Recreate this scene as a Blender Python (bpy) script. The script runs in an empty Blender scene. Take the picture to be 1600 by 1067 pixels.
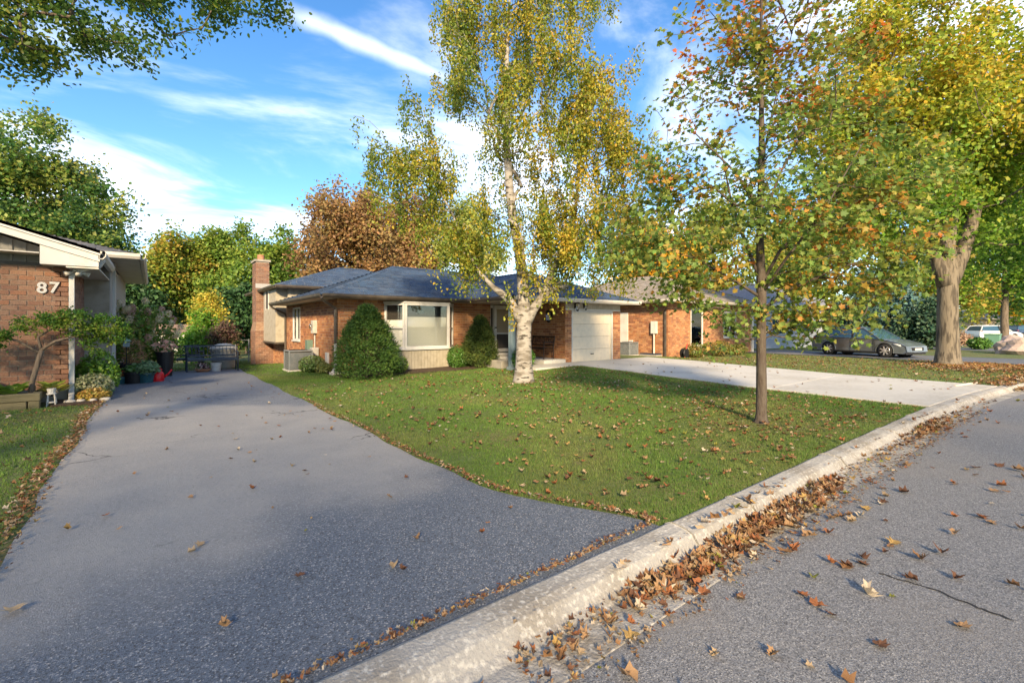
import bpy, bmesh, math, random
import numpy as np
from mathutils import Vector, Matrix

random.seed(7)
RNG = np.random.default_rng(11)
SC = bpy.context.scene
COL = SC.collection
R = math.radians

# ------------------------------------------------------------------ camera
# World axes follow the street: +X along the kerb, +Y from the kerb towards the houses.
CAM_H = 1.5
YAW = math.atan2(0.615, 0.788)            # camera looks 38 deg to the right of +Y
cam_d = bpy.data.cameras.new('camera')
cam_d.sensor_width = 36.0
cam_d.lens = 16.2
cam_d.shift_y = -0.0147
cam_d.clip_start = 0.05
cam_d.clip_end = 3000
cam = bpy.data.objects.new('camera', cam_d)
COL.objects.link(cam)
cam.location = (0, 0, CAM_H)
cam.rotation_euler = (R(90), 0, -YAW)
SC.camera = cam

# ------------------------------------------------------------------ sky, sun, exposure
SUN_EL = R(25)
SUN_FROM = Vector((-0.58, -0.815, 0)).normalized()      # where the sun stands (horizontal)
w = bpy.data.worlds.new('World'); SC.world = w; w.use_nodes = True
nt = w.node_tree; nt.nodes.clear()
def wn(t, **k):
    n = nt.nodes.new(t)
    for a, b in k.items(): setattr(n, a, b)
    return n
def wl(a, b): nt.links.new(a, b)
wo = wn('ShaderNodeOutputWorld'); wb = wn('ShaderNodeBackground'); wb.inputs[1].default_value = 0.15
sky = wn('ShaderNodeTexSky', sky_type='NISHITA', sun_disc=False)
sky.sun_elevation = SUN_EL
sky.sun_rotation = math.atan2(SUN_FROM.x, SUN_FROM.y)
sky.altitude = 200; sky.air_density = 1.0; sky.dust_density = 0.3; sky.ozone_density = 3.0
tc = wn('ShaderNodeTexCoord')
sep = wn('ShaderNodeSeparateXYZ'); wl(tc.outputs['Generated'], sep.inputs[0])
zc = wn('ShaderNodeMath', operation='MAXIMUM'); wl(sep.outputs[2], zc.inputs[0]); zc.inputs[1].default_value = 0.0
za = wn('ShaderNodeMath', operation='ADD'); wl(zc.outputs[0], za.inputs[0]); za.inputs[1].default_value = 0.16
dv = wn('ShaderNodeVectorMath', operation='DIVIDE'); wl(tc.outputs['Generated'], dv.inputs[0])
cb = wn('ShaderNodeCombineXYZ')
for i in range(3): wl(za.outputs[0], cb.inputs[i])
wl(cb.outputs[0], dv.inputs[1])
mp = wn('ShaderNodeMapping'); wl(dv.outputs[0], mp.inputs[0])
mp.inputs['Rotation'].default_value = (0, 0, R(50)); mp.inputs['Scale'].default_value = (0.55, 1.15, 1.0)
mp.inputs['Location'].default_value = (13.3, 5.2, 0)
cn = wn('ShaderNodeTexNoise'); wl(mp.outputs[0], cn.inputs['Vector'])
cn.inputs['Scale'].default_value = 1.5; cn.inputs['Detail'].default_value = 9; cn.inputs['Roughness'].default_value = 0.58
cn.inputs['Distortion'].default_value = 0.5
cr = wn('ShaderNodeMapRange'); cr.interpolation_type = 'SMOOTHSTEP'
wl(cn.outputs['Fac'], cr.inputs[0]); cr.inputs[1].default_value = 0.42; cr.inputs[2].default_value = 0.82; cr.inputs[4].default_value = 0.85
# the vapour trail that crosses the blue: a thin arc of cloud between two directions
def pixdir(px, py):
    x = (px-800)/720; z = (510-py)/720
    return Vector((x*0.788+0.615, -x*0.615+0.788, z)).normalized()
d1, d2 = pixdir(455, 22), pixdir(655, 104)
nn = d1.cross(d2).normalized(); tt = (d2-d1).normalized()
dn = wn('ShaderNodeVectorMath', operation='DOT_PRODUCT'); wl(tc.outputs['Generated'], dn.inputs[0]); dn.inputs[1].default_value = nn
ab = wn('ShaderNodeMath', operation='ABSOLUTE'); wl(dn.outputs['Value'], ab.inputs[0])
nz2 = wn('ShaderNodeTexNoise'); wl(tc.outputs['Generated'], nz2.inputs['Vector']); nz2.inputs['Scale'].default_value = 14; nz2.inputs['Detail'].default_value = 5
ma = wn('ShaderNodeMath', operation='MULTIPLY_ADD'); wl(nz2.outputs['Fac'], ma.inputs[0]); ma.inputs[1].default_value = -0.022; wl(ab.outputs[0], ma.inputs[2])
t1 = wn('ShaderNodeMapRange'); t1.interpolation_type = 'SMOOTHSTEP'; wl(ma.outputs[0], t1.inputs[0])
t1.inputs[1].default_value = -0.012; t1.inputs[2].default_value = 0.012; t1.inputs[3].default_value = 1; t1.inputs[4].default_value = 0
dt = wn('ShaderNodeVectorMath', operation='DOT_PRODUCT'); wl(tc.outputs['Generated'], dt.inputs[0]); dt.inputs[1].default_value = tt
t2 = wn('ShaderNodeMapRange'); t2.interpolation_type = 'SMOOTHSTEP'; wl(dt.outputs['Value'], t2.inputs[0])
t2.inputs[1].default_value = d1.dot(tt)-0.03; t2.inputs[2].default_value = d1.dot(tt)+0.04
t3 = wn('ShaderNodeMapRange'); t3.interpolation_type = 'SMOOTHSTEP'; wl(dt.outputs['Value'], t3.inputs[0])
t3.inputs[1].default_value = d2.dot(tt); t3.inputs[2].default_value = d2.dot(tt)+0.12; t3.inputs[3].default_value = 1; t3.inputs[4].default_value = 0
m1 = wn('ShaderNodeMath', operation='MULTIPLY'); wl(t1.outputs[0], m1.inputs[0]); wl(t2.outputs[0], m1.inputs[1])
m2 = wn('ShaderNodeMath', operation='MULTIPLY'); wl(m1.outputs[0], m2.inputs[0]); wl(t3.outputs[0], m2.inputs[1])
m2b = wn('ShaderNodeMath', operation='MULTIPLY'); wl(m2.outputs[0], m2b.inputs[0]); m2b.inputs[1].default_value = 0.38
mx = wn('ShaderNodeMath', operation='MAXIMUM'); wl(cr.outputs[0], mx.inputs[0]); wl(m2b.outputs[0], mx.inputs[1])
# warm tint removed from the clear blue, white clouds laid over it
hs = wn('ShaderNodeHueSaturation'); wl(sky.outputs[0], hs.inputs['Color']); hs.inputs['Saturation'].default_value = 1.2; hs.inputs['Value'].default_value = 0.45
cm = wn('ShaderNodeMix', data_type='RGBA'); wl(mx.outputs[0], cm.inputs[0]); wl(hs.outputs[0], cm.inputs[6])
cm.inputs[7].default_value = (4.6, 4.45, 4.25, 1)
wl(cm.outputs[2], wb.inputs[0]); wl(wb.outputs[0], wo.inputs[0])

sun_d = bpy.data.lights.new('sun', 'SUN'); sun_d.energy = 2.75; sun_d.angle = R(6); sun_d.color = (1.0, 0.76, 0.46)
sun = bpy.data.objects.new('sun', sun_d); COL.objects.link(sun)
sdir = -(SUN_FROM*math.cos(SUN_EL) + Vector((0, 0, math.sin(SUN_EL))))
sun.rotation_euler = sdir.to_track_quat('-Z', 'Y').to_euler(); sun.location = (-20, -15, 20)
SC.view_settings.view_transform = 'Standard'; SC.view_settings.look = 'None'
SC.view_settings.gamma = 1; SC.view_settings.use_curve_mapping = False
SC.view_settings.exposure = 2.1
SC.cycles.max_bounces = 6; SC.cycles.transparent_max_bounces = 8

# ------------------------------------------------------------------ helpers
def smooth(a, b, x):
    t = np.clip((np.asarray(x, float)-a)/(b-a), 0, 1); return t*t*(3-2*t)
def kerb_y(X):
    X = np.asarray(X, float); e = np.clip(X-9, 0, 40)
    return 2.0-0.0072*e*e-np.clip(X-49, 0, None)*0.576
def gz(X, Y):
    """height of the lawns"""
    X = np.asarray(X, float); Y = np.asarray(Y, float)
    z = 0.13*smooth(4, 12, Y)*smooth(7.5, 11.5, X)*(1-smooth(17, 21, X))
    z = z-0.45*smooth(19.5, 27, Y)*(1-smooth(14, 20, X))
    return z
def at(px, py, z=0.0):
    """photo position on the level z -> world"""
    d = 720*(CAM_H-z)/(py-510); return atd(px, py, d)
def atd(px, py, d):
    x = (px-800)/720*d
    return Vector((x*0.788+d*0.615, -x*0.615+d*0.788, CAM_H+(510-py)/720*d))

def prop(o, label=None, cat=None, group=None, kind=None):
    if label: o['label'] = label
    if cat: o['category'] = cat
    if group: o['group'] = group
    if kind: o['kind'] = kind
    return o
def T(name, label, cat, loc=(0, 0, 0), group=None, rz=0.0):
    o = bpy.data.objects.new(name, None); COL.objects.link(o); o.empty_display_size = 0.1
    o.location = loc; o.rotation_euler = (0, 0, rz)
    return prop(o, label, cat, group)
def wloc(p):
    v = Vector((0, 0, 0))
    while p is not None: v += p.location; p = p.parent
    return v
def link(name, me, mat, parent=None, kind=None):
    o = bpy.data.objects.new(name, me); COL.objects.link(o)
    if mat is not None and len(me.materials) == 0: me.materials.append(mat)
    if parent is not None: o.parent = parent
    if kind: o['kind'] = kind
    return o
def bbase(P): P = np.asarray(P, float); return P

class MB:
    def __init__(s): s.v = []; s.f = []; s.c = []; s.cur = (1, 1, 1)
    def add(s, vs, fs):
        b = len(s.v); s.v.extend([tuple(x) for x in vs]); s.f.extend([tuple(b+i for i in q) for q in fs]); s.c.extend([s.cur]*len(vs)); return s
    def box(s, x0, x1, y0, y1, z0, z1):
        if x0 > x1: x0, x1 = x1, x0
        if y0 > y1: y0, y1 = y1, y0
        if z0 > z1: z0, z1 = z1, z0
        return s.add([(x0,y0,z0),(x1,y0,z0),(x1,y1,z0),(x0,y1,z0),(x0,y0,z1),(x1,y0,z1),(x1,y1,z1),(x0,y1,z1)],
              [(0,3,2,1),(4,5,6,7),(0,1,5,4),(1,2,6,5),(2,3,7,6),(3,0,4,7)])
    def bar(s, p0, p1, wd, ht, up=(0, 0, 1)):
        p0 = Vector(p0); p1 = Vector(p1); d = (p1-p0).normalized(); up = Vector(up)
        if abs(d.dot(up)) > 0.98: up = Vector((1, 0, 0))
        a = d.cross(up).normalized()*wd/2; b = a.cross(d).normalized()*ht/2
        vs = [p+i*a+j*b for p in (p0, p1) for i, j in ((-1,-1),(1,-1),(1,1),(-1,1))]
        return s.add(vs, [(0,1,2,3),(4,7,6,5),(0,4,5,1),(1,5,6,2),(2,6,7,3),(3,7,4,0)])
    def tube(s, pts, rad, n=8, cap=True, wob=0.0):
        pts = [Vector(p) for p in pts]; k = len(pts)
        if not hasattr(rad, '__len__'): rad = [rad]*k
        ref = None; b = len(s.v); fs = []; vs = []
        for i, p in enumerate(pts):
            d = (pts[min(i+1, k-1)]-pts[max(i-1, 0)])
            d = d.normalized() if d.length > 1e-9 else Vector((0, 0, 1))
            if ref is None:
                ref = Vector((1, 0, 0)) if abs(d.x) < 0.9 else Vector((0, 1, 0))
            a = (ref-d*ref.dot(d)).normalized(); c = d.cross(a); ref = a
            for j in range(n):
                t = 2*math.pi*j/n; r = rad[i]*(1+(random.uniform(-wob, wob) if wob else 0))
                vs.append(p+a*math.cos(t)*r+c*math.sin(t)*r)
        for i in range(k-1):
            for j in range(n):
                j2 = (j+1) % n; fs.append((i*n+j, i*n+j2, (i+1)*n+j2, (i+1)*n+j))
        if cap: fs.append(tuple(range(n-1, -1, -1))); fs.append(tuple((k-1)*n+j for j in range(n)))
        return s.add(vs, fs)
    def cyl(s, p0, p1, r0, r1=None, n=16): return s.tube([p0, p1], [r0, r0 if r1 is None else r1], n)
    def lathe(s, prof, c=(0, 0, 0), n=20, cap=True, axis='z'):
        vs = []; fs = []
        for r, z in prof:
            for j in range(n):
                t = 2*math.pi*j/n
                if axis == 'z': vs.append((c[0]+r*math.cos(t), c[1]+r*math.sin(t), c[2]+z))
                else: vs.append((c[0]+r*math.cos(t), c[1]+z, c[2]+r*math.sin(t)))
        k = len(prof)
        for i in range(k-1):
            for j in range(n):
                j2 = (j+1) % n; fs.append((i*n+j, i*n+j2, (i+1)*n+j2, (i+1)*n+j))
        if cap: fs.append(tuple(range(n-1, -1, -1))); fs.append(tuple((k-1)*n+j for j in range(n)))
        return s.add(vs, fs)
    def poly(s, pts): return s.add(pts, [tuple(range(len(pts)))])
    def slab(s, pts, n, th):
        """polygon pushed along -n by th"""
        k = len(pts); n = Vector(n).normalized(); lo = [Vector(p)-n*th for p in pts]
        return s.add(list(pts)+lo, [tuple(range(k)), tuple(range(2*k-1, k-1, -1))]+[(i, i+k, (i+1) % k+k, (i+1) % k) for i in range(k)])
    def build(s, name, mat, parent=None, smooth=False, kind=None, bevel=0, local=False, col=False):
        off = Vector((0, 0, 0)) if (local or parent is None) else wloc(parent)
        me = bpy.data.meshes.new(name)
        me.from_pydata([(x-off.x, y-off.y, z-off.z) for x, y, z in s.v], [], s.f)
        if col:
            a = me.attributes.new('Col', 'FLOAT_COLOR', 'POINT')
            a.data.foreach_set('color', np.array([(r, g, b, 1) for r, g, b in s.c], np.float32).ravel())
        if smooth: me.shade_smooth()
        me.update()
        o = link(name, me, mat, parent, kind)
        if bevel:
            m = o.modifiers.new('bevel', 'BEVEL'); m.width = bevel; m.segments = 2; m.limit_method = 'ANGLE'
        return o

def inst_mesh(name, tv, tf, pos, Rm, sc, col, mat, parent=None, kind=None):
    """many small pieces as one mesh: template verts/tris copied to pos with frames Rm and sizes sc"""
    tv = np.asarray(tv, np.float32); tf = np.asarray(tf, np.int32); N = len(pos); k = len(tv)
    sc = np.asarray(sc, np.float32)
    if sc.ndim == 1: sc = np.repeat(sc[:, None], 3, 1)
    V = np.einsum('nij,nkj->nki', np.asarray(Rm, np.float32), tv[None]*sc[:, None, :])+np.asarray(pos, np.float32)[:, None, :]
    if parent is not None: V = V-np.array(wloc(parent), np.float32)
    F = (tf[None]+(np.arange(N, dtype=np.int32)*k)[:, None, None]).reshape(-1, 3)
    me = bpy.data.meshes.new(name)
    me.vertices.add(N*k); me.vertices.foreach_set('co', V.reshape(-1))
    me.loops.add(F.size); me.loops.foreach_set('vertex_index', F.reshape(-1))
    me.polygons.add(len(F)); me.polygons.foreach_set('loop_start', np.arange(0, F.size, 3, dtype=np.int32))
    if col is not None:
        a = me.attributes.new('Col', 'FLOAT_COLOR', 'POINT')
        c4 = np.ones((N, k, 4), np.float32); c4[:, :, :3] = np.asarray(col, np.float32)[:, None, :]
        a.data.foreach_set('color', c4.reshape(-1))
    me.update(calc_edges=True)
    return link(name, me, mat, parent, kind)

def frames(nrm, rng, spin=None, along=None):
    """orthonormal frames: z = nrm, y along a chosen or random direction"""
    n = nrm/np.maximum(np.linalg.norm(nrm, axis=1, keepdims=True), 1e-6)
    r = rng.normal(size=n.shape) if along is None else along
    y = r-n*np.sum(r*n, 1, keepdims=True); y /= np.maximum(np.linalg.norm(y, axis=1, keepdims=True), 1e-6)
    x = np.cross(y, n)
    return np.stack([x, y, n], axis=2)

# leaf templates (x across, y along the stalk, z up)
def fan(outline, lift=0.0):
    v = [(0, 0.42, 0)]+[(x, y, lift*abs(x)) for x, y in outline]; k = len(outline)
    return np.array(v), np.array([(0, 1+i, 1+(i+1) % k) for i in range(k)])
MAPLE = fan([(0, 0), (.16, .12), (.40, .10), (.33, .27), (.56, .47), (.36, .50), (.24, .52), (.24, .74), (.10, .70), (0, 1.0),
             (-.10, .70), (-.24, .74), (-.24, .52), (-.36, .50), (-.56, .47), (-.33, .27), (-.40, .10), (-.16, .12)], 0.22)
STAR = fan([(0, 0), (.45, .12), (.30, .38), (.55, .62), (.2, .62), (0, 1.0), (-.2, .62), (-.55, .62), (-.30, .38), (-.45, .12)], 0.25)
OVAL = (np.array([(0, 0, 0), (.30, .35, .08), (.22, .75, .06), (0, 1, 0), (-.22, .75, .06), (-.30, .35, .08)]), np.array([(0, 1, 2), (0, 2, 3), (0, 3, 4), (0, 4, 5)]))
DIAM = (np.array([(0, 0, 0), (.36, .5, .1), (0, 1, 0), (-.36, .5, .1)]), np.array([(0, 1, 2), (0, 2, 3)]))
BLADE = (np.array([(-.5, 0, 0), (.5, 0, 0), (0.15, .25, 1.0)]), np.array([(0, 1, 2)]))
SPRAY = (np.array([(0, 0, 0), (.09, .5, .02), (0, 1, 0), (-.09, .5, .02), (.30, .62, .03), (.05, .28, 0), (-.30, .62, .03), (-.05, .28, 0)]),
         np.array([(0, 1, 2), (0, 2, 3), (0, 4, 5), (0, 7, 6)]))
LANCE = (np.array([(0, 0, 0), (.14, .4, .04), (0, 1, -.08), (-.14, .4, .04)]), np.array([(0, 1, 2), (0, 2, 3)]))

# ------------------------------------------------------------------ materials
def NM(name):
    m = bpy.data.materials.new(name); m.use_nodes = True; t = m.node_tree; t.nodes.clear()
    def n(ty, **k):
        q = t.nodes.new(ty)
        for a, b in k.items(): setattr(q, a, b)
        return q
    return m, t, n, t.links.new
def c4(c): return (c[0], c[1], c[2], 1)
def mat(name, base, rough=0.7, var=None, bump=None, metal=0.0, spec=0.4, attr=False, rnd=None, stretch=None, coat=0, world=False, var2=None, vor=None):
    """procedural surface. var=(colour, scale, lo, hi) noise blend; bump=(scale, strength, detail)"""
    m, t, n, l = NM(name)
    o = n('ShaderNodeOutputMaterial'); p = n('ShaderNodeBsdfPrincipled'); l(p.outputs[0], o.inputs[0])
    p.inputs['Roughness'].default_value = rough; p.inputs['Metallic'].default_value = metal
    p.inputs['Specular IOR Level'].default_value = spec; p.inputs['Coat Weight'].default_value = coat
    if world:
        g = n('ShaderNodeNewGeometry'); vec = g.outputs['Position']
    else:
        g = n('ShaderNodeTexCoord'); vec = g.outputs['Object']
    if stretch:
        q = n('ShaderNodeMapping'); l(vec, q.inputs[0]); q.inputs['Scale'].default_value = stretch; vec = q.outputs[0]
    cur = None
    if attr:
        a = n('ShaderNodeAttribute', attribute_name='Col'); cur = a.outputs['Color']
    elif rnd:
        oi = n('ShaderNodeObjectInfo'); rp = n('ShaderNodeValToRGB'); l(oi.outputs['Random'], rp.inputs[0])
        rp.color_ramp.interpolation = 'CONSTANT'
        while len(rp.color_ramp.elements) < len(rnd): rp.color_ramp.elements.new(0.5)
        for i, cc in enumerate(rnd): rp.color_ramp.elements[i].position = i/len(rnd); rp.color_ramp.elements[i].color = c4(cc)
        cur = rp.outputs[0]
    def blend(cur, colr, sc, lo, hi, det=6):
        nz = n('ShaderNodeTexNoise'); l(vec, nz.inputs['Vector']); nz.inputs['Scale'].default_value = sc; nz.inputs['Detail'].default_value = det
        mr = n('ShaderNodeMapRange'); l(nz.outputs['Fac'], mr.inputs[0]); mr.inputs[1].default_value = lo; mr.inputs[2].default_value = hi
        x = n('ShaderNodeMix', data_type='RGBA'); l(mr.outputs[0], x.inputs[0])
        if cur is None: x.inputs[6].default_value = c4(base)
        else: l(cur, x.inputs[6])
        x.inputs[7].default_value = c4(colr); return x.outputs[2]
    if vor:      # aggregate: (scale, dark colour, light colour, amount)
        vn = n('ShaderNodeTexVoronoi'); l(vec, vn.inputs['Vector']); vn.inputs['Scale'].default_value = vor[0]
        s2 = n('ShaderNodeSeparateColor'); l(vn.outputs['Color'], s2.inputs[0])
        rp = n('ShaderNodeValToRGB'); l(s2.outputs[0], rp.inputs[0])
        e = rp.color_ramp.elements; e[0].color = c4(vor[1]); e[1].color = c4(vor[2]); e[0].position = 0.1
        q = e.new(0.72); q.color = c4(base); q = e.new(0.35); q.color = c4(base)
        cur = rp.outputs[0]
    for v in (var, var2):
        if v: cur = blend(cur, *v)
    if cur is None: p.inputs['Base Color'].default_value = c4(base)
    else: l(cur, p.inputs['Base Color'])
    if bump:
        nz = n('ShaderNodeTexNoise'); l(vec, nz.inputs['Vector']); nz.inputs['Scale'].default_value = bump[0]; nz.inputs['Detail'].default_value = bump[2] if len(bump) > 2 else 4
        bp = n('ShaderNodeBump'); bp.inputs['Strength'].default_value = bump[1]; bp.inputs['Distance'].default_value = 0.02
        l(nz.outputs['Fac'], bp.inputs['Height']); l(bp.outputs[0], p.inputs['Normal'])
        if vor:
            b2 = n('ShaderNodeBump'); b2.inputs['Strength'].default_value = 0.55; b2.inputs['Distance'].default_value = 0.004
            l(vn.outputs['Distance'], b2.inputs['Height']); l(bp.outputs[0], b2.inputs['Normal']); l(b2.outputs[0], p.inputs['Normal'])
    return m
def leafmat(name, trans=0.4, rough=0.5, spec=0.25):
    m, t, n, l = NM(name)
    o = n('ShaderNodeOutputMaterial'); p = n('ShaderNodeBsdfPrincipled'); tr = n('ShaderNodeBsdfTranslucent'); x = n('ShaderNodeMixShader')
    a = n('ShaderNodeAttribute', attribute_name='Col'); l(a.outputs['Color'], p.inputs['Base Color'])
    h = n('ShaderNodeHueSaturation'); l(a.outputs['Color'], h.inputs['Color']); h.inputs['Value'].default_value = 1.5; h.inputs['Saturation'].default_value = 1.05
    l(h.outputs[0], tr.inputs['Color'])
    p.inputs['Roughness'].default_value = rough; p.inputs['Specular IOR Level'].default_value = spec
    x.inputs[0].default_value = trans; l(p.outputs[0], x.inputs[1]); l(tr.outputs[0], x.inputs[2]); l(x.outputs[0], o.inputs[0])
    return m
def glassmat(name, tint=(0.98, 0.985, 0.98), refl=0.06):
    m, t, n, l = NM(name)
    o = n('ShaderNodeOutputMaterial'); tr = n('ShaderNodeBsdfTransparent'); gl = n('ShaderNodeBsdfGlossy'); x = n('ShaderNodeMixShader')
    tr.inputs[0].default_value = c4(tint); gl.inputs['Roughness'].default_value = 0.02
    f = n('ShaderNodeFresnel'); f.inputs[0].default_value = 1.5
    ma_ = n('ShaderNodeMath', operation='ADD'); l(f.outputs[0], ma_.inputs[0]); ma_.inputs[1].default_value = refl*0.5; ma_.use_clamp = True
    l(ma_.outputs[0], x.inputs[0]); l(tr.outputs[0], x.inputs[1]); l(gl.outputs[0], x.inputs[2]); l(x.outputs[0], o.inputs[0])
    return m

LEAF = leafmat('leaf'); LEAF2 = leafmat('glossy leaf', 0.25, 0.4, 0.4); NEEDLE = leafmat('needle', 0.12, 0.6, 0.2); GRASS = leafmat('grass blade', 0.35, 0.55, 0.2)
DRYLEAF = leafmat('dry leaf', 0.15, 0.7, 0.2)
m_ground = mat('lawn soil', (0.09, 0.125, 0.035), 0.95, var=((0.17, 0.13, 0.06), 0.9, 0.45, 0.7), var2=((0.055, 0.08, 0.02), 9, 0.4, 0.7), bump=(40, 0.6), world=True)
m_asph = mat('street asphalt', (0.175, 0.178, 0.187), 0.88, vor=(150, (0.085, 0.087, 0.092), (0.34, 0.335, 0.33)), var=((0.22, 0.205, 0.19), 0.5, 0.52, 0.75), bump=(30, 0.25), world=True)
def drive_mat():
    m, t, n, l = NM('driveway asphalt'); o = n('ShaderNodeOutputMaterial'); p = n('ShaderNodeBsdfPrincipled'); l(p.outputs[0], o.inputs[0]); p.inputs['Roughness'].default_value = .87
    g = n('ShaderNodeNewGeometry'); sx = n('ShaderNodeSeparateXYZ'); l(g.outputs['Position'], sx.inputs[0])
    def noise(sc, det=6, ro=.55): q = n('ShaderNodeTexNoise'); l(g.outputs['Position'], q.inputs['Vector']); q.inputs['Scale'].default_value = sc; q.inputs['Detail'].default_value = det; q.inputs['Roughness'].default_value = ro; return q.outputs['Fac']
    def mth(op, a, b, c=None):
        q = n('ShaderNodeMath', operation=op)
        for i, v in enumerate((a, b, c)):
            if v is None: continue
            if isinstance(v, (int, float)): q.inputs[i].default_value = v
            else: l(v, q.inputs[i])
        return q.outputs[0]
    def ramp(v, a, b): q = n('ShaderNodeMapRange'); q.interpolation_type = 'SMOOTHSTEP'; l(v, q.inputs[0]); q.inputs[1].default_value = a; q.inputs[2].default_value = b; return q.outputs[0]
    def mixc(f, a, b):
        q = n('ShaderNodeMix', data_type='RGBA'); l(f, q.inputs[0])
        for i, v in ((6, a), (7, b)):
            if isinstance(v, tuple): q.inputs[i].default_value = c4(v)
            else: l(v, q.inputs[i])
        return q.outputs[2]
    # older worn surface up the drive, a newer dark apron by the street, a patched strip near the house
    wob = mth('MULTIPLY_ADD', noise(.8), 3.0, -1.5); line = mth('ADD', mth('MULTIPLY_ADD', sx.outputs[0], -.42, sx.outputs[1]), wob)
    worn = ramp(line, 2.6, 4.2)
    line2 = mth('ADD', mth('MULTIPLY_ADD', sx.outputs[0], .9, sx.outputs[1]), mth('MULTIPLY_ADD', noise(.55, 3), 4.0, -2.0)); patch = ramp(line2, 11.0, 11.9)
    worn = mth('MULTIPLY', worn, mth('MULTIPLY_ADD', patch, -.75, 1.0)); worn = mth('MULTIPLY', worn, mth('MULTIPLY_ADD', noise(1.7), .8, .45))
    vn = n('ShaderNodeTexVoronoi'); l(g.outputs['Position'], vn.inputs['Vector']); vn.inputs['Scale'].default_value = 140
    sc_ = n('ShaderNodeSeparateColor'); l(vn.outputs['Color'], sc_.inputs[0]); rp = n('ShaderNodeValToRGB'); l(sc_.outputs[0], rp.inputs[0]); e = rp.color_ramp.elements
    e[0].color = c4((.045, .052, .064)); e[0].position = .08; e[1].color = c4((.34, .34, .345)); q = e.new(.35); q.color = c4((.088, .108, .142)); q = e.new(.86); q.color = c4((.112, .135, .175))
    c = mixc(mth('MULTIPLY', worn, .85), rp.outputs[0], (.29, .282, .27))
    c = mixc(mth('MULTIPLY', ramp(noise(45, 2), .58, .72), .35), c, (.05, .05, .055))
    # hairline cracks
    ds = n('ShaderNodeVectorMath', operation='ADD'); l(g.outputs['Position'], ds.inputs[0]); nc_ = n('ShaderNodeTexNoise'); l(g.outputs['Position'], nc_.inputs['Vector']); nc_.inputs['Scale'].default_value = 2.5; nc_.inputs['Detail'].default_value = 5; vs_ = n('ShaderNodeVectorMath', operation='SCALE'); l(nc_.outputs['Color'], vs_.inputs[0]); vs_.inputs['Scale'].default_value = .5; l(vs_.outputs[0], ds.inputs[1])
    vc = n('ShaderNodeTexVoronoi', feature='DISTANCE_TO_EDGE'); l(ds.outputs[0], vc.inputs['Vector']); vc.inputs['Scale'].default_value = .42
    crk = mth('MULTIPLY', mth('SUBTRACT', 1.0, ramp(vc.outputs['Distance'], .002, .0065)), ramp(noise(.5, 2), .5, .6)); c = mixc(crk, c, (.02, .02, .022))
    l(c, p.inputs['Base Color'])
    b1 = n('ShaderNodeBump'); b1.inputs['Strength'].default_value = .6; b1.inputs['Distance'].default_value = .005; l(vn.outputs['Distance'], b1.inputs['Height']); b2 = n('ShaderNodeBump'); b2.inputs['Strength'].default_value = .3; b2.inputs['Distance'].default_value = .02; l(noise(20, 4), b2.inputs['Height']); l(b1.outputs[0], b2.inputs['Normal']); l(b2.outputs[0], p.inputs['Normal'])
    return m
m_drive = drive_mat()
m_drive2 = mat('neighbour asphalt', (0.09, 0.105, 0.13), 0.85, bump=(30, 0.3), var=((0.15, 0.15, 0.16), 0.6, 0.45, 0.65), world=True)
m_conc = mat('driveway concrete', (0.44, 0.43, 0.40), 0.85, var=((0.35, 0.335, 0.30), 0.8, 0.45, 0.7), var2=((0.49, 0.48, 0.45), 14, 0.5, 0.75), bump=(60, 0.15), world=True)
m_kerb = mat('kerb concrete', (0.30, 0.292, 0.275), 0.9, var=((0.22, 0.20, 0.17), 2.2, 0.44, 0.66), var2=((0.46, 0.445, 0.41), 34, 0.52, 0.7), bump=(55, 0.5), world=True)
m_mulch = mat('mulch', (0.045, 0.028, 0.018), 0.95, var=((0.09, 0.055, 0.03), 18, 0.45, 0.65), bump=(30, 1.0), world=True)
m_mortar = mat('mortar', (0.36, 0.30, 0.24), 0.95, bump=(60, 0.3))
BRICKC = [(0.40, 0.20, 0.095), (0.33, 0.145, 0.062), (0.28, 0.115, 0.052), (0.37, 0.175, 0.075), (0.30, 0.145, 0.07), (0.24, 0.105, 0.055), (0.36, 0.185, 0.085)]
BRICKL = [(0.24, 0.135, 0.09), (0.21, 0.115, 0.078), (0.265, 0.155, 0.105), (0.225, 0.14, 0.10), (0.19, 0.105, 0.075), (0.26, 0.13, 0.08)]
m_brick = mat('house brick', (0.3, 0.12, 0.06), 0.9, attr=True, var=((0.16, 0.07, 0.045), 22, 0.55, 0.8), bump=(90, 0.35))
m_brickl = mat('side house brick', (0.3, 0.12, 0.06), 0.9, rnd=BRICKL, var=((0.17, 0.08, 0.06), 25, 0.52, 0.8), bump=(80, 0.4), world=True)
m_shing = mat('blue grey shingle', (0.06, 0.075, 0.105), 0.92, attr=True, var=((0.065, 0.095, 0.145), 40, 0.5, 0.75), bump=(120, 0.5))
m_shing2 = mat('brown grey shingle', (0.22, 0.19, 0.16), 0.92, attr=True, var=((0.28, 0.25, 0.21), 40, 0.5, 0.75), bump=(120, 0.5))
m_soffit = mat('soffit metal', (0.50, 0.47, 0.42), 0.6, var=((0.42, 0.39, 0.34), 3, 0.45, 0.7))
m_gutter = mat('dark gutter', (0.055, 0.046, 0.038), 0.45, var=((0.10, 0.085, 0.07), 4, 0.45, 0.7))
m_beige = mat('beige siding', (0.33, 0.30, 0.24), 0.7, var=((0.24, 0.215, 0.165), 5, 0.45, 0.75), bump=(20, 0.1))
m_white = mat('white trim', (0.50, 0.50, 0.495), 0.45, var=((0.40, 0.395, 0.38), 3, 0.5, 0.8))
m_offw = mat('off white trim', (0.52, 0.505, 0.47), 0.5, var=((0.42, 0.40, 0.36), 3, 0.45, 0.75))
m_bl = mat('blind', (0.80, 0.79, 0.72), 0.9)
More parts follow.
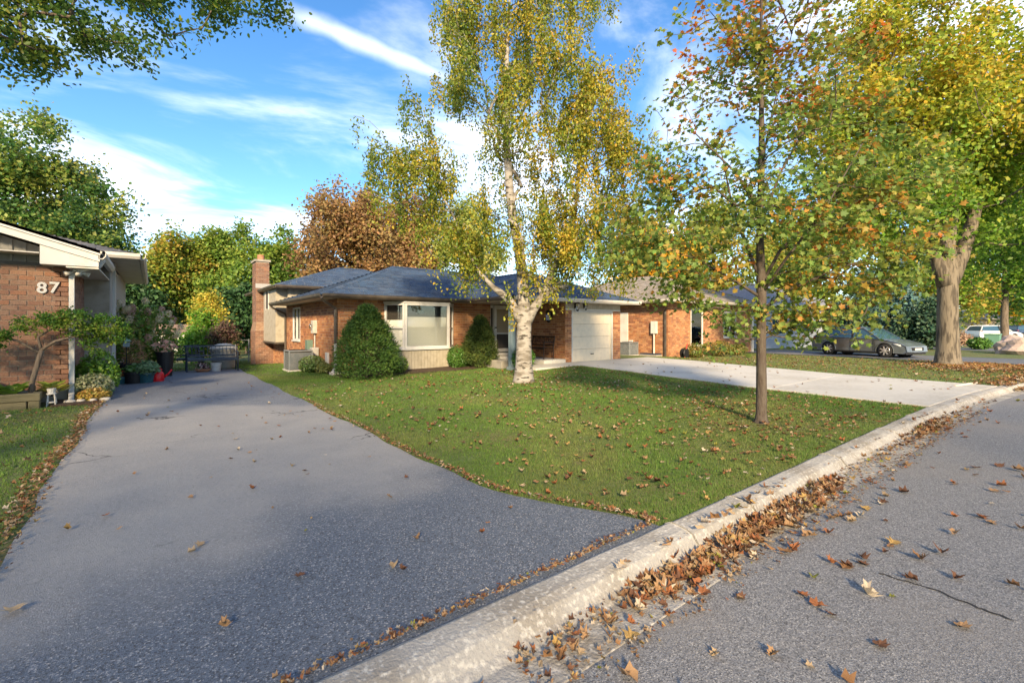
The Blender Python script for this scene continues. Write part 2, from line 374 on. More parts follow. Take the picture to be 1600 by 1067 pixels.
m_room = mat('dark room', (0.05, 0.045, 0.04), 0.95)  # dark colour stands in for unlit rooms; also used for plain dark parts
m_glass = glassmat('window glass')
m_garage = mat('garage door paint', (0.62, 0.545, 0.42), 0.55, var=((0.53, 0.47, 0.38), 6, 0.45, 0.75))
m_post = mat('blue grey post paint', (0.16, 0.22, 0.25), 0.6, var=((0.22, 0.28, 0.30), 6, 0.45, 0.7))
m_black = mat('black metal', (0.015, 0.014, 0.014), 0.45, metal=0.3)
m_iron = mat('brown cast iron', (0.035, 0.022, 0.016), 0.55, metal=0.4, var=((0.07, 0.04, 0.025), 9, 0.5, 0.7))
m_bench = mat('dark blue bench paint', (0.015, 0.028, 0.055), 0.4, var=((0.04, 0.06, 0.09), 8, 0.5, 0.75))
m_ac = mat('air conditioner steel', (0.16, 0.18, 0.19), 0.5, var=((0.22, 0.23, 0.24), 6, 0.45, 0.7))
m_grey = mat('grey plastic', (0.30, 0.30, 0.29), 0.6); m_batten = mat('grey gable boards', (0.20, 0.20, 0.195), 0.7, var=((0.15, 0.15, 0.145), 6, .45, .7))
m_mtr = mat('meter box grey', (0.40, 0.39, 0.36), 0.5, var=((0.3, 0.29, 0.26), 8, 0.45, 0.7))
m_wood = mat('weathered timber', (0.15, 0.13, 0.075), 0.9, var=((0.08, 0.075, 0.04), 7, 0.4, 0.7), bump=(30, 0.5), stretch=(0.3, 2, 2))
m_red = mat('red plastic', (0.62, 0.012, 0.02), 0.35)
m_teal = mat('teal glazed pot', (0.02, 0.07, 0.09), 0.25, var=((0.03, 0.10, 0.13), 5, 0.45, 0.7))
m_dpot = mat('black planter', (0.012, 0.013, 0.016), 0.5)
m_terra = mat('terracotta', (0.30, 0.13, 0.07), 0.85, var=((0.36, 0.2, 0.12), 9, 0.45, 0.7))
m_soil = mat('potting soil', (0.03, 0.02, 0.014), 0.95, bump=(40, 0.8))
m_stone = mat('pale stone', (0.48, 0.45, 0.40), 0.9, var=((0.33, 0.30, 0.26), 7, 0.45, 0.7), bump=(18, 0.6))
m_boulder = mat('pinkish boulder', (0.42, 0.33, 0.28), 0.9, var=((0.30, 0.23, 0.20), 3, 0.45, 0.7), bump=(9, 0.7))
m_found = mat('foundation concrete', (0.30, 0.28, 0.24), 0.9, var=((0.22, 0.2, 0.17), 4, 0.45, 0.7), bump=(40, 0.3))
m_bark = mat('grey bark', (0.14, 0.11, 0.085), 0.95, var=((0.075, 0.06, 0.045), 6, 0.45, 0.65), bump=(14, 1.0), stretch=(2.2, 2.2, 0.35))
m_barkr = mat('old maple bark', (0.16, 0.135, 0.10), 0.95, var=((0.06, 0.05, 0.038), 5, 0.46, 0.60), bump=(10, 0.9), stretch=(2.5, 2.5, 0.4))
m_barky = mat('young maple bark', (0.085, 0.07, 0.056), 0.9, var=((0.06, 0.045, 0.035), 12, 0.42, 0.62), bump=(22, 0.8), stretch=(2, 2, 0.5))
m_barkd = mat('dark twig bark', (0.06, 0.045, 0.035), 0.95, bump=(20, 0.6))
m_birch = mat('birch bark', (0.27, 0.255, 0.235), 0.9, var=((0.045, 0.04, 0.034), 4.0, 0.54, 0.61), var2=((0.14, 0.125, 0.105), 2.4, 0.46, 0.62), bump=(7, 0.5), stretch=(1.1, 1.1, 3.2))
# ------------------------------------------------------------------ ground, street, drives
def strip(name, mat_, xs, ts, zf, kind='structure', parent=None):
    """sheet over street coordinates: x along the kerb, t metres behind the kerb line"""
    xs = np.asarray(xs, float); ts = np.asarray(ts, float)
    X, Tt = np.meshgrid(xs, ts, indexing='ij'); Y = kerb_y(X)+Tt; Z = zf(X, Tt, Y)
    me = bpy.data.meshes.new(name); nx, ny = len(xs), len(ts)
    V = np.stack([X, Y, Z], 2).reshape(-1, 3)
    F = [(i*ny+j, (i+1)*ny+j, (i+1)*ny+j+1, i*ny+j+1) for i in range(nx-1) for j in range(ny-1)]
    me.from_pydata(V.tolist(), [], F); me.shade_smooth(); me.update()
    return link(name, me, mat_, parent, kind)
gx = np.concatenate([np.linspace(-900, -60, 8), np.linspace(-50, 60, 111), np.linspace(70, 1500, 20)])
gt = np.concatenate([np.linspace(-900, -20, 6), [-12, -7.9, -7.8], np.linspace(-7.5, -0.2, 4), [-0.03, 0.0], np.linspace(0.5, 40, 80), np.linspace(45, 1500, 18)])
def zground(X, t, Y):
    z = gz(X, Y)+0.0*X
    return np.where((t < -0.02) & (t > -7.85), -0.3, z-0.004)
strip('ground', m_ground, gx, gt, zground)
rx = np.concatenate([np.linspace(-60, 60, 121), np.linspace(65, 160, 20)])
strip('street', m_asph, rx, [-7.3, -6, -4.5, -3.9, -3, -2, -1.2, -0.8, -0.5], lambda X, t, Y: -0.075+0.06*(1-((t+3.9)/3.4)**2)+0*X)
# crack sealed across the street surface
cs = [at(1370, 888, -0.03), at(1420, 903, -0.03), at(1480, 925, -0.03), at(1535, 948, -0.03), at(1600, 972, -0.03)]
mb = MB()
pts = []
for a, b in zip(cs[:-1], cs[1:]):
    for k in range(6): pts.append(a.lerp(b, k/6)+Vector((random.uniform(-.015, .015), random.uniform(-.015, .015), 0)))
def road_z(x, y):
    t = y-float(kerb_y(x)); return -0.075+0.06*(1-((t+3.9)/3.4)**2)
for a, b in zip(pts[:-1], pts[1:]):
    d = (b-a).normalized(); s = Vector((-d.y, d.x, 0))*random.uniform(.004, .009)
    q = [a-s, b-s, b+s, a+s]; mb.poly([(p.x, p.y, road_z(p.x, p.y)+.004) for p in q])
prop(mb.build('road_crack', mat('crack filler', (0.03, 0.03, 0.032), 0.9)), kind='structure')

kerb_root = T('kerb', None, None); kerb_root['kind'] = 'structure'
def kerb_piece(x0, x1, dz=0):
    prof = [(0.02, -0.12), (0.02, 0.015), (-0.02, 0.035), (-0.13, 0.03), (-0.19, 0.01), (-0.24, -0.055), (-0.29, -0.082), (-0.54, -0.072), (-0.54, -0.2)]
    n = max(2, int((x1-x0)/0.35)+1); vs = []; fs = []
    for i in range(n):
        x = x0+(x1-x0)*i/(n-1)
        for t, z in prof:
            wob = 0.003*math.sin(x*9.1+t*31)+0.003*math.sin(x*23+t*11)
            vs.append((x, float(kerb_y(x))+t+wob*(0.7 if t < -.5 else .4), z+dz+wob*.5))
    k = len(prof)
    for i in range(n-1):
        for j in range(k-1): fs.append((i*k+j, (i+1)*k+j, (i+1)*k+j+1, i*k+j+1))
    fs.append(tuple(range(k-1, -1, -1))); fs.append(tuple((n-1)*k+j for j in range(k)))
    return MB().add(vs, fs)
x = -7.0
breaks = [-7, -4.6, -2.2, 0.35, 3.05, 3.95, 6.1, 8.3, 9.9, 11.2, 13.0, 14.9, 16.8, 18.6, 20.6, 22.8, 25, 27.2, 29.4, 31.6, 34, 37, 40]
for a, b in zip(breaks[:-1], breaks[1:]):
    kerb_piece(a+.014, b-.014, random.uniform(-.006, .006)).build('kerb_segment', m_kerb, kerb_root, bevel=0.006)
# opposite kerb, behind the camera
mbo = MB()
for i in range(24):
    a = -40+i*4; mbo.box(a+.01, a+3.99, -5.75, -5.35, -.2, 0.03)
prop(mbo.build('far_kerb', m_kerb), kind='structure')

# left asphalt drive, flared to the kerb
def drv_right(Y): return 2.40+0.62*(1-smooth(2.0, 3.6, Y))+0.03*np.sin(np.asarray(Y)*2.1)
ys = np.concatenate([np.linspace(2.02, 6, 24), np.linspace(6.4, 18.75, 32)])
mb = MB(); vs = []; nx = 9
for y in ys:
    xl = -0.78-0.5*float(1-smooth(2.0, 3.4, y))+0.03*math.sin(y*1.7)+.015*math.sin(y*5); xr = float(drv_right(y))+.015*math.sin(y*6.3)
    for i in range(nx):
        f = i/(nx-1); vs.append((xl+(xr-xl)*f, y, 0.008+0.018*math.sin(math.pi*f)*min(1, (y-2)/1.5)))
mb.add(vs, [(j*nx+i, j*nx+i+1, (j+1)*nx+i+1, (j+1)*nx+i) for j in range(len(ys)-1) for i in range(nx-1)])
prop(mb.build('asphalt_driveway', m_drive, smooth=True), kind='structure')

# concrete drive of sawn slabs
conc = T('concrete_driveway', None, None); conc['kind'] = 'structure'
yb = [2.03, 4.9, 7.7, 10.1, 12.36]; 
def cx0(y): return 11.38+0.045*(y-2)
def cx1(y): return 16.62+0.06*(y-2)
for j in range(4):
    for i in range(2):
        y0, y1 = yb[j]+.006, yb[j+1]-.006; top = []
        for y, fl in ((y0, 0), (y0, 1), (y1, 1), (y1, 0)):
            xa, xb = cx0(y), cx1(y); xm = (xa+xb)/2
            X = (xa, xm-.006)[fl] if i == 0 else (xm+.006, xb)[fl]
            yy = float(kerb_y(X))+.03 if j == 0 and y == y0 else y
            top.append(Vector((X, yy, float(gz(X, yy))+0.022)))
        m_ = MB(); m_.slab(top, (0, 0, 1), 0.12); m_.build('concrete_slab', m_conc, conc, bevel=0.008)
# joint bed below the slabs
m_ = MB(); m_.poly([(cx0(2.03), 2.05, -.03), (cx1(2.03), 1.68, -.03), (cx1(12.36), 12.36, .02), (cx0(12.36), 12.36, .02)]); m_.build('joint_bed', m_found, conc)
# walk and porch slab
walk = T('front_walk', None, None); walk['kind'] = 'structure'
for a, b in ((9.75, 10.6), (10.612, 11.8)):
    MB().box(a, b, 11.25, 12.33, 0.0, 0.15).build('concrete_slab', m_conc, walk, bevel=0.008)
# neighbour's asphalt drive
nd = []
for y in np.linspace(-2.0, 13, 31):
    for x in np.linspace(26.9-0.9*float(1-smooth(-1.5, 2.5, y)), 31.2+0.9*float(1-smooth(-1.5, 2.5, y)), 6):
        nd.append((x, max(y, float(kerb_y(x))+.02), 0.012))
m_ = MB(); m_.add(nd, [(j*6+i, j*6+i+1, (j+1)*6+i+1, (j+1)*6+i) for j in range(30) for i in range(5)])
prop(m_.build('neighbour_driveway', m_drive2, smooth=True), kind='structure')
# farther drives and walk seen at the right edge
m_ = MB(); m_.add([(40, -3.5, .012), (44.5, -4.6, .012), (44.5, 16, .012), (40, 16, .012)], [(0, 1, 2, 3)]); prop(m_.build('far_driveway', m_drive2), kind='structure')
m_ = MB(); m_.box(46, 110, 6.6, 8.0, -.05, .02); prop(m_.build('far_walk', m_conc), kind='structure')
# planting bed along the front of the house
bed = []
for i in range(41):
    x = 4.35+(9.6-4.35)*i/40; bed.append((x, 13.55+0.55*math.sin((x-4.3)*1.15)*.5-0.35*float(smooth(4.3, 5.2, x))*(1-float(smooth(6.0, 7.6, x)))+0.5*float(smooth(8.6, 9.6, x))*0, 0))
mb = MB(); vs = []
for x, y, z in bed: vs += [(x, y, float(gz(x, y))+.012), (x, 15.3, float(gz(x, 15.3))+.05)]
mb.add(vs, [(2*i, 2*i+2, 2*i+3, 2*i+1) for i in range(40)]); prop(mb.build('mulch_bed', m_mulch), kind='structure')
prop(MB().box(-1.5, -.82, 12.0, 18.6, -.1, .03).build('side_bed', m_mulch), kind='structure')

# ------------------------------------------------------------------ building helpers
def wall_cells(mb, o, u, L, z0, z1, th, openings, nrm):
    """solid wall with openings; o start, u unit along wall, nrm outward; openings (u0,u1,za,zb)"""
    us = sorted({0, L, *[q for a in openings for q in a[:2]]}); zs = sorted({z0, z1, *[q for a in openings for q in a[2:4]]})
    o = Vector(o); u = Vector(u); nrm = Vector(nrm)
    for a, b in zip(us[:-1], us[1:]):
        for c, d in zip(zs[:-1], zs[1:]):
            mu, mz = (a+b)/2, (c+d)/2
            if any(q[0] < mu < q[1] and q[2] < mz < q[3] for q in openings): continue
            p = [o+u*a, o+u*b, o+u*b-nrm*th, o+u*a-nrm*th]
            vs = [(k.x, k.y, c) for k in p]+[(k.x, k.y, d) for k in p]
            mb.add(vs, [(0,3,2,1),(4,5,6,7),(0,1,5,4),(1,2,6,5),(2,3,7,6),(3,0,4,7)])
def brick_list(L, z0, z1, openings, ch=0.095, bl=0.225, mj=0.012):
    out = []; r = 0; z = z0
    while z+ch*0.6 < z1:
        zt = min(z+ch-mj, z1); mz = (z+zt)/2
        iv = [(0.0, L)]
        for q in openings:
            if q[2]-0.02 < mz < q[3]+0.02:
                nv = []
                for a, b in iv:
                    if q[1] <= a or q[0] >= b: nv.append((a, b)); continue
                    if q[0] > a: nv.append((a, q[0]))
                    if q[1] < b: nv.append((q[1], b))
                iv = nv
        for a, b in iv:
            p = a-(bl/2 if r % 2 else 0)
            while p < b-0.02:
                x0, x1 = max(p, a), min(p+bl-mj, b)
                if x1-x0 > 0.03: out.append((x0, x1, z, zt))
                p += bl
        z += ch; r += 1
    return out
def brick_wall(parent, o, u, L, z0, z1, openings, nrm, cols=BRICKC, name='brickwork', proud=0.012):
    mbw = MB(); wall_cells(mbw, o, u, L, z0, z1, 0.2, openings, nrm); wobj = mbw.build('wall', m_mortar, parent)
    mb = MB(); o = Vector(o); u = Vector(u); nrm = Vector(nrm)
    for a, b, c, d in brick_list(L, z0+.01, z1, openings):
        k = random.choice(cols); s = random.uniform(.85, 1.15); mb.cur = (k[0]*s, k[1]*s, k[2]*s)
        e = proud+random.uniform(-.003, .003)
        p = [o+u*a, o+u*b]; f = [o+u*a+nrm*e, o+u*b+nrm*e]
        vs = [(p[0].x, p[0].y, c), (p[1].x, p[1].y, c), (p[1].x, p[1].y, d), (p[0].x, p[0].y, d),
              (f[0].x, f[0].y, c), (f[1].x, f[1].y, c), (f[1].x, f[1].y, d), (f[0].x, f[0].y, d)]
        mb.add(vs, [(4,5,6,7),(0,1,5,4),(1,2,6,5),(2,3,7,6),(3,0,4,7)])
    mb.build(name, m_brick, wobj if False else parent, kind='stuff', col=True)
    return wobj
def shingles(parent, P, m, cols, roof, row=0.14, tab=0.30):
    """tabs over a planar polygon P whose first edge P0-P1 is the eave; joined, too small to pick apart"""
    P = [Vector(p) for p in P]; u = (P[1]-P[0]).normalized(); n = (P[1]-P[0]).cross(P[2]-P[0]).normalized()
    if n.z < 0: n = -n
    v = n.cross(u); 
    if v.z < 0: v = -v
    q = [((p-P[0]).dot(u), (p-P[0]).dot(v)) for p in P]; vmax = max(b for a, b in q)
    mb = MB(); r = 0
    def span(vv):
        xs = []
        for (a, b), (c, d) in zip(q, q[1:]+q[:1]):
            if (b-vv)*(d-vv) < 0: xs.append(a+(c-a)*(vv-b)/(d-b))
        return (min(xs), max(xs)) if len(xs) >= 2 else None
    vv = -0.03
    while vv < vmax-0.02:
        s = span(max(vv, 0.001)+0.02)
        if s:
            p = s[0]-random.uniform(0, tab)
            while p < s[1]:
                tw = tab*random.uniform(.75, 1.2); a, b = max(p, s[0]), min(p+tw-.008, s[1]); p += tw
                if b-a < .02: continue
                k = random.choice(cols); g = random.uniform(.8, 1.2); mb.cur = (k[0]*g, k[1]*g, k[2]*g)
                lo = vv+random.uniform(-.006, .006); hi = min(vv+row+.02, vmax); l0 = .014+random.uniform(0, .006)
                A = P[0]+u*a+v*lo; B = P[0]+u*b+v*lo; C = P[0]+u*b+v*hi; D = P[0]+u*a+v*hi
                mb.add([A+n*l0, B+n*l0, C+n*.004, D+n*.004, A, B], [(0, 1, 2, 3), (4, 5, 1, 0)])
        vv += row; r += 1
    return mb.build('shingles', m, roof, kind='stuff', col=True)
SH1 = [(0.030, 0.060, 0.120), (0.040, 0.074, 0.140), (0.025, 0.048, 0.100), (0.056, 0.085, 0.140), (0.032, 0.068, 0.135)]
SH2 = [(0.24, 0.21, 0.175), (0.20, 0.175, 0.145), (0.28, 0.245, 0.21), (0.22, 0.20, 0.175)]
SH3 = [(0.10, 0.105, 0.12), (0.08, 0.085, 0.10), (0.13, 0.13, 0.14)]
def roof_obj(parent, planes, m, cols, under=m_soffit):
    mb = MB()
    for P in planes:
        P = [Vector(p) for p in P]; n = (P[1]-P[0]).cross(P[2]-P[0]).normalized()
        if n.z < 0: n = -n
        k = len(P); mb.slab(P, n, .05)
    roof = mb.build('roof', under, parent)
    for P in planes: shingles(parent, P, m, cols, roof)
    return roof
def gutter(parent, p0, p1, out, m=m_gutter, roof=None):
    """K-style trough along an eave from p0 to p1, out = outward direction"""
    p0 = Vector(p0); p1 = Vector(p1); out = Vector(out); pr = [(0, 0.01), (0, -.12), (.07, -.12), (.115, -.06), (.12, .012), (.108, .012), (.10, -.05), (.06, -.105), (.012, -.105), (.012, .01)]
    vs = [p+out*a+Vector((0, 0, b)) for p in (p0, p1) for a, b in pr]; k = len(pr)
    mb = MB().add(vs, [(i, i+k, (i+1) % k+k, (i+1) % k) for i in range(k)]+[tuple(range(k)), tuple(range(2*k-1, k-1, -1))])
    return mb.build('gutter', m, parent)
def downspout(parent, pts, m, wd=0.075, dp=0.06):
    mb = MB()
    for a, b in zip(pts[:-1], pts[1:]):
        a = Vector(a); b = Vector(b); e = (b-a).normalized()*.02; mb.bar(a-e*.6, b+e*.6, wd, dp, up=(0, 1, 0) if abs((b-a).normalized().y) < .8 else (0, 0, 1))
    return mb.build('downspout', m, parent, bevel=.008)
def window(parent, o, u, W, z0, z1, nrm, frame=0.06, m=m_white, mull=(), rail=(), depth=0.07, sill=True, glass=m_glass):
    """framed window in a wall: o is the wall-face start corner, u along, nrm outward"""
    o = Vector(o); u = Vector(u); nrm = Vector(nrm); wn_ = T('window', None, None, loc=(0, 0, 0)); wn_.parent = parent
    wn_.location = (o+u*(W/2))-wloc(parent); wn_.location.z = z0-wloc(parent).z
    def bx(mb, a, b, c, d, d0, d1):
        p = [o+u*a+nrm*d0, o+u*b+nrm*d0, o+u*b+nrm*d1, o+u*a+nrm*d1]
        mb.add([(k.x, k.y, c) for k in p]+[(k.x, k.y, d) for k in p], [(0,1,2,3),(7,6,5,4),(0,4,5,1),(1,5,6,2),(2,6,7,3),(3,7,4,0)])
    mb = MB(); f = frame; d0, d1 = -.06, .025
    bx(mb, 0, f, z0, z1, d0, d1); bx(mb, W-f, W, z0, z1, d0, d1); bx(mb, f, W-f, z1-f, z1, d0, d1); bx(mb, f, W-f, z0, z0+f, d0, d1)
    for q in mull: bx(mb, q-f/2, q+f/2, z0+f, z1-f, d0, d1-.004)
    for a, b, zz in rail: bx(mb, a, b, zz-.022, zz+.022, d0, d1-.01)
    mb.build('frame', m, wn_, bevel=.006)
    if sill:
        ms = MB(); bx(ms, -.03, W+.03, z0-.05, z0-.001, -.02, .07); ms.build('sill', m, wn_)
    cuts = [f]+sorted(mull)+[W-f]
    for a, b in zip(cuts[:-1], cuts[1:]):
        mp_ = MB(); bx(mp_, a, b, z0+f*.8, z1-f*.8, -.03, -.024); mp_.build('pane', glass, wn_)
    return wn_
# ------------------------------------------------------------------ the main brick house
HX0, HY0, EZ = 4.7, 15.2, 2.5
house = T('brick_house', 'single-storey orange brick house with blue grey hip roof, bay window and garage', 'house', (8.5, 15.2, 0))
# front wall with the bay opening and the entrance
bayL, bayR = 6.3, 9.0
brick_wall(house, (HX0, HY0, 0), (1, 0, 0), 7.5, 0, EZ-.05, [(bayL-HX0, bayR-HX0, 0.0, 2.42), (10.75-HX0, 12.0-HX0, 0.0, 2.4)], (0, -1, 0))
brick_wall(house, (HX0, 22.3, 0), (0, -1, 0), 7.1, -.1, EZ-.05, [(22.3-21.05, 22.3-19.85, 0.93, 2.28)], (-1, 0, 0))
# bay window: three faces on a panelled apron
by0, by1 = HY0, 14.62; bx1, bx2 = 6.78, 8.5
bay = T('bay_window', None, None); bay.parent = house; bay.location = Vector((7.65, 14.9, 0))-house.location
sides = [((bayL, by0, 0), (bx1, by1, 0)), ((bx1, by1, 0), (bx2, by1, 0)), ((bx2, by1, 0), (bayR, by0, 0))]
apron = MB(); head = MB(); fr = MB()
sillz, topz = 0.74, 2.30
for (a, b) in sides:
    a = Vector(a); b = Vector(b); u = (b-a).normalized(); n = Vector((u.y, -u.x, 0)); L = (b-a).length
    k = max(2, int(L/.12)); 
    for i in range(k):
        p = a+u*(L*i/k+.004); q = a+u*(L*(i+1)/k-.004)
        for mb_, z0, z1 in ((apron, 0.02, sillz-.04), (head, topz+.05, 2.44)):
            vs = [p, q, q-n*.05, p-n*.05]; mb_.add([(r.x, r.y, z0) for r in vs]+[(r.x, r.y, z1) for r in vs], [(0,3,2,1),(4,5,6,7),(0,1,5,4),(1,2,6,5),(2,3,7,6),(3,0,4,7)])
    def pane_bar(mb_, u0, u1, z0, z1, d0=-.05, d1=.03):
        vs = [a+u*u0+n*d1, a+u*u1+n*d1, a+u*u1+n*d0, a+u*u0+n*d0]; mb_.add([(r.x, r.y, z0) for r in vs]+[(r.x, r.y, z1) for r in vs], [(0,3,2,1),(4,5,6,7),(0,1,5,4),(1,2,6,5),(2,3,7,6),(3,0,4,7)])
    f = .075
    pane_bar(fr, 0, f, sillz, topz); pane_bar(fr, L-f, L, sillz, topz); pane_bar(fr, f, L-f, topz-f, topz); pane_bar(fr, f, L-f, sillz, sillz+f)
    pane_bar(fr, -.02, L+.02, sillz-.05, sillz-.001, -.05, .07); pane_bar(fr, -.02, L+.02, topz+.001, topz+.05, -.05, .05)
    if L < 1.2: pane_bar(fr, f, L-f, 1.42, 1.47, -.04, .015)
    g = MB(); pane_bar(g, f*.7, L-f*.7, sillz+f*.7, topz-f*.7, -.018, -.012); g.build('pane', m_glass, bay)
    bl = MB(); pane_bar(bl, .05, L-.05, sillz+.03, 1.83 if L > 1.2 else 1.72, -.085, -.080); bl.build('blind', m_bl, bay)
apron.build('apron_board', m_beige, bay); head.build('head_board', m_beige, bay); fr.build('frame', m_white, bay, bevel=.005)
MB().box(6.4, 8.9, 15.2, 15.22, 0.3, 2.3).build('unlit_room_sheet', m_room, bay)  # dark sheet in place of the unlit room behind the panes
MB().slab([(bayL, by0, 2.40), (bx1, by1, 2.40), (bx2, by1, 2.40), (bayR, by0, 2.40)], (0, 0, 1), .03).build('bay_ceiling', m_room, bay)
MB().slab([(bayL, by0, .72), (bx1, by1+.02, .72), (bx2, by1+.02, .72), (bayR, by0, .72)], (0, 0, 1), .03).build('bay_floor', m_room, bay)
lamp_b = MB().lathe([(.02, 0), (.13, .02), (.16, .10), (.09, .17), (.02, .18)], (7.55, 15.0, 1.93), 14); lamp_b.build('hanging_lamp', m_teal, bay, smooth=True)
# side window
window(house, (HX0, 21.05, 0), (0, -1, 0), 1.2, 0.93, 2.28, (-1, 0, 0), mull=(0.6,))
MB().box(HX0+.25, HX0+.27, 19.6, 21.3, .6, 2.5).build('unlit_room_sheet', m_room, house)
# entrance recess: door, sidelight, landing and steps
MB().box(10.75, 12.0, 15.34, 15.38, .45, 2.4).build('entry_wall', m_beige, house)
dr = MB().box(11.0, 11.95, 15.27, 15.335, .47, 2.36).build('door', m_offw, house, bevel=.006)
MB().box(11.12, 11.83, 15.255, 15.269, 1.25, 2.2).build('door_glass', mat('door glass', (0.30, 0.25, 0.18), 0.15), dr)
MB().box(11.12, 11.83, 15.255, 15.269, .6, 1.18).build('kick_panel', m_room, dr)
MB().lathe([(.012, 0), (.03, .02), (.03, .05), (.012, .06)], (11.06, 15.2, 1.45), 10, axis='y').build('handle', m_black, dr)
MB().box(10.78, 10.96, 15.27, 15.335, .47, 2.36).build('sidelight', m_offw, house)
MB().box(10.82, 10.92, 15.26, 15.269, 1.2, 2.25).build('sidelight_glass', m_room, house)
for i, (ya, zt) in enumerate(((13.55, .22), (13.9, .34), (14.25, .46))):
    yb_ = 15.2 if i == 2 else ya+.42
    MB().box(9.75, 11.1, ya, yb_, 0.02, zt-.05).build('step_riser', m_found, house)
    MB().box(9.72, 11.13, ya-.03, yb_, zt-.049, zt).build('step', m_conc, house, bevel=.01)
MB().box(11.1, 12.2, 12.36, 15.2, .02, .275).build('porch_slab', m_conc, house, bevel=.01)
MB().box(9.35, 9.7, 12.55, 14.6, .02, .33).build('step_wing', m_found, house, bevel=.02)
pp = MB().box(9.36, 9.54, 12.02, 12.2, .02, 2.46).build('porch_post', m_post, house, bevel=.01)
MB().box(9.32, 9.58, 11.98, 12.24, .02, .16).build('post_base', m_post, pp); MB().box(9.32, 9.58, 11.98, 12.24, 2.30, 2.44).build('post_cap', m_post, pp)
MB().bar((9.4, 12.1, 2.42), (12.2, 12.1, 2.42), .12, .14).build('porch_beam', m_gutter, house)
# garage block
GX0, GX1, GY = 12.2, 15.4, 12.4
gd = (12.54-GX0, 14.92-GX0, 0.1, 2.1)
brick_wall(house, (GX0, GY, 0), (1, 0, 0), GX1-GX0, .05, 2.12, [gd], (0, -1, 0))
m_ = MB()
for i in range(26): m_.box(GX0+.02+i*.122, GX0+.02+i*.122+.116, GY-.02, GY+.05, 2.17, EZ-.04)
m_.build('header_siding', m_beige, house)
MB().box(GX0, GX1, GY-.018, GY+.1, 2.121, 2.169).build('header_trim', m_offw, house)
brick_wall(house, (GX0, 15.2, 0), (0, -1, 0), 15.2-GY, .1, EZ-.05, [], (-1, 0, 0))
MB().box(GX1-.2, GX1, GY+.21, 18, .05, EZ).build('garage_side_wall', m_mortar, house)
gdo = T('garage_door', None, None); gdo.parent = house; gdo.location = Vector((13.73, GY+.06, .13))-house.location
for i in range(4):
    z0 = .135+i*.485
    pn = MB().box(12.60, 14.86, GY+.05, GY+.10, z0, z0+.479).build('door_panel', m_garage, gdo, bevel=.008)
fr = MB(); fr.box(12.54, 12.605, GY-.015, GY+.12, .1, 2.1); fr.box(14.855, 14.92, GY-.015, GY+.12, .1, 2.1); fr.box(12.605, 14.855, GY-.014, GY+.12, 2.04, 2.1)
fr.build('door_frame', m_offw, gdo)
MB().bar((13.65, GY+.035, .42), (13.82, GY+.035, .42), .03, .03).build('handle', m_black, gdo)
# rear split-level block with chimney and boxed-out bay
RX, RY, RE = 4.8, 22.4, 3.3
m_ = MB()
for i in range(60): m_.box(RX+i*.13, RX+i*.13+.124, RY-.02, RY+.1, 1.9, RE-.02)
m_.build('rear_siding', m_beige, house)
brick_wall(house, (RX, 29, 0), (0, -1, 0), 6.6, -.6, 1.0, [], (-1, 0, 0))
m_ = MB()
for i in range(50): m_.box(RX-.02, RX+.1, RY+i*.13, RY+i*.13+.124, 1.0, RE-.02)
m_.build('upper_siding', m_beige, house)
box = MB()
for i in range(20): box.box(4.32, 4.9, 22.62+i*.14, 22.62+i*.14+.134, .80, RE-.02)
bo = box.build('boxed_bay', m_beige, house)
MB().box(4.305, 4.33, 24.2, 24.75, 2.35, 3.1).build('bay_pane', m_room, bo)
for ya in (24.1, 24.75): MB().box(4.295, 4.33, ya, ya+.1, 2.28, 3.18).build('bay_trim', m_offw, bo)
MB().box(4.28, 4.9, 22.6, 25.45, .72, .80).build('bay_skirt', m_gutter, bo)
ch = T('chimney', None, None); ch.parent = house; ch.location = Vector((4.4, 26.2, -.5))-house.location
mc = MB(); mbk = MB()
def brick_box(mbk, x0, x1, y0, y1, z0, z1):
    for (o, u, L, nr) in (((x0, y0), (1, 0), x1-x0, (0, -1)), ((x0, y1), (0, -1), y1-y0, (-1, 0)), ((x1, y0), (0, 1), y1-y0, (1, 0))):
        for a, b, c, d in brick_list(L, z0, z1, []):
            k = random.choice(BRICKL); s = random.uniform(.65, .95); mbk.cur = (k[0]*s, k[1]*s, k[2]*s)
            p = Vector((o[0]+u[0]*a, o[1]+u[1]*a, 0)); q = Vector((o[0]+u[0]*b, o[1]+u[1]*b, 0)); e = Vector((nr[0], nr[1], 0))*.012
            mbk.add([(p.x, p.y, c), (q.x, q.y, c), (q.x, q.y, d), (p.x, p.y, d), (p.x+e.x, p.y+e.y, c), (q.x+e.x, q.y+e.y, c), (q.x+e.x, q.y+e.y, d), (p.x+e.x, p.y+e.y, d)],
                    [(4,5,6,7),(0,1,5,4),(1,2,6,5),(2,3,7,6),(3,0,4,7)])
mc.box(4.0, 4.81, 25.6, 27.0, -.6, 1.3); mc.box(4.05, 4.62, 25.75, 26.8, 1.3, 4.72)
mcs = MB(); mcs.add([(4.0, 25.6, 1.301), (4.81, 25.6, 1.301), (4.81, 27, 1.301), (4.0, 27, 1.301), (4.05, 25.75, 1.7), (4.62, 25.75, 1.7), (4.62, 26.8, 1.7), (4.05, 26.8, 1.7)], [(0,1,5,4),(1,2,6,5),(2,3,7,6),(3,0,4,7)])
mc.build('stack', m_mortar, ch); mcs.build('shoulder', mat('weathered shoulder brick', (0.20, 0.12, 0.075), 0.9, var=((0.28, 0.2, 0.14), 9, .4, .7), bump=(30, .5)), ch); brick_box(mbk, 4.0, 4.81, 25.6, 27.0, -.5, 1.3); brick_box(mbk, 4.05, 4.62, 25.75, 26.8, 1.72, 4.70); mbk.build('brickwork', m_brick, ch, kind='stuff', col=True)
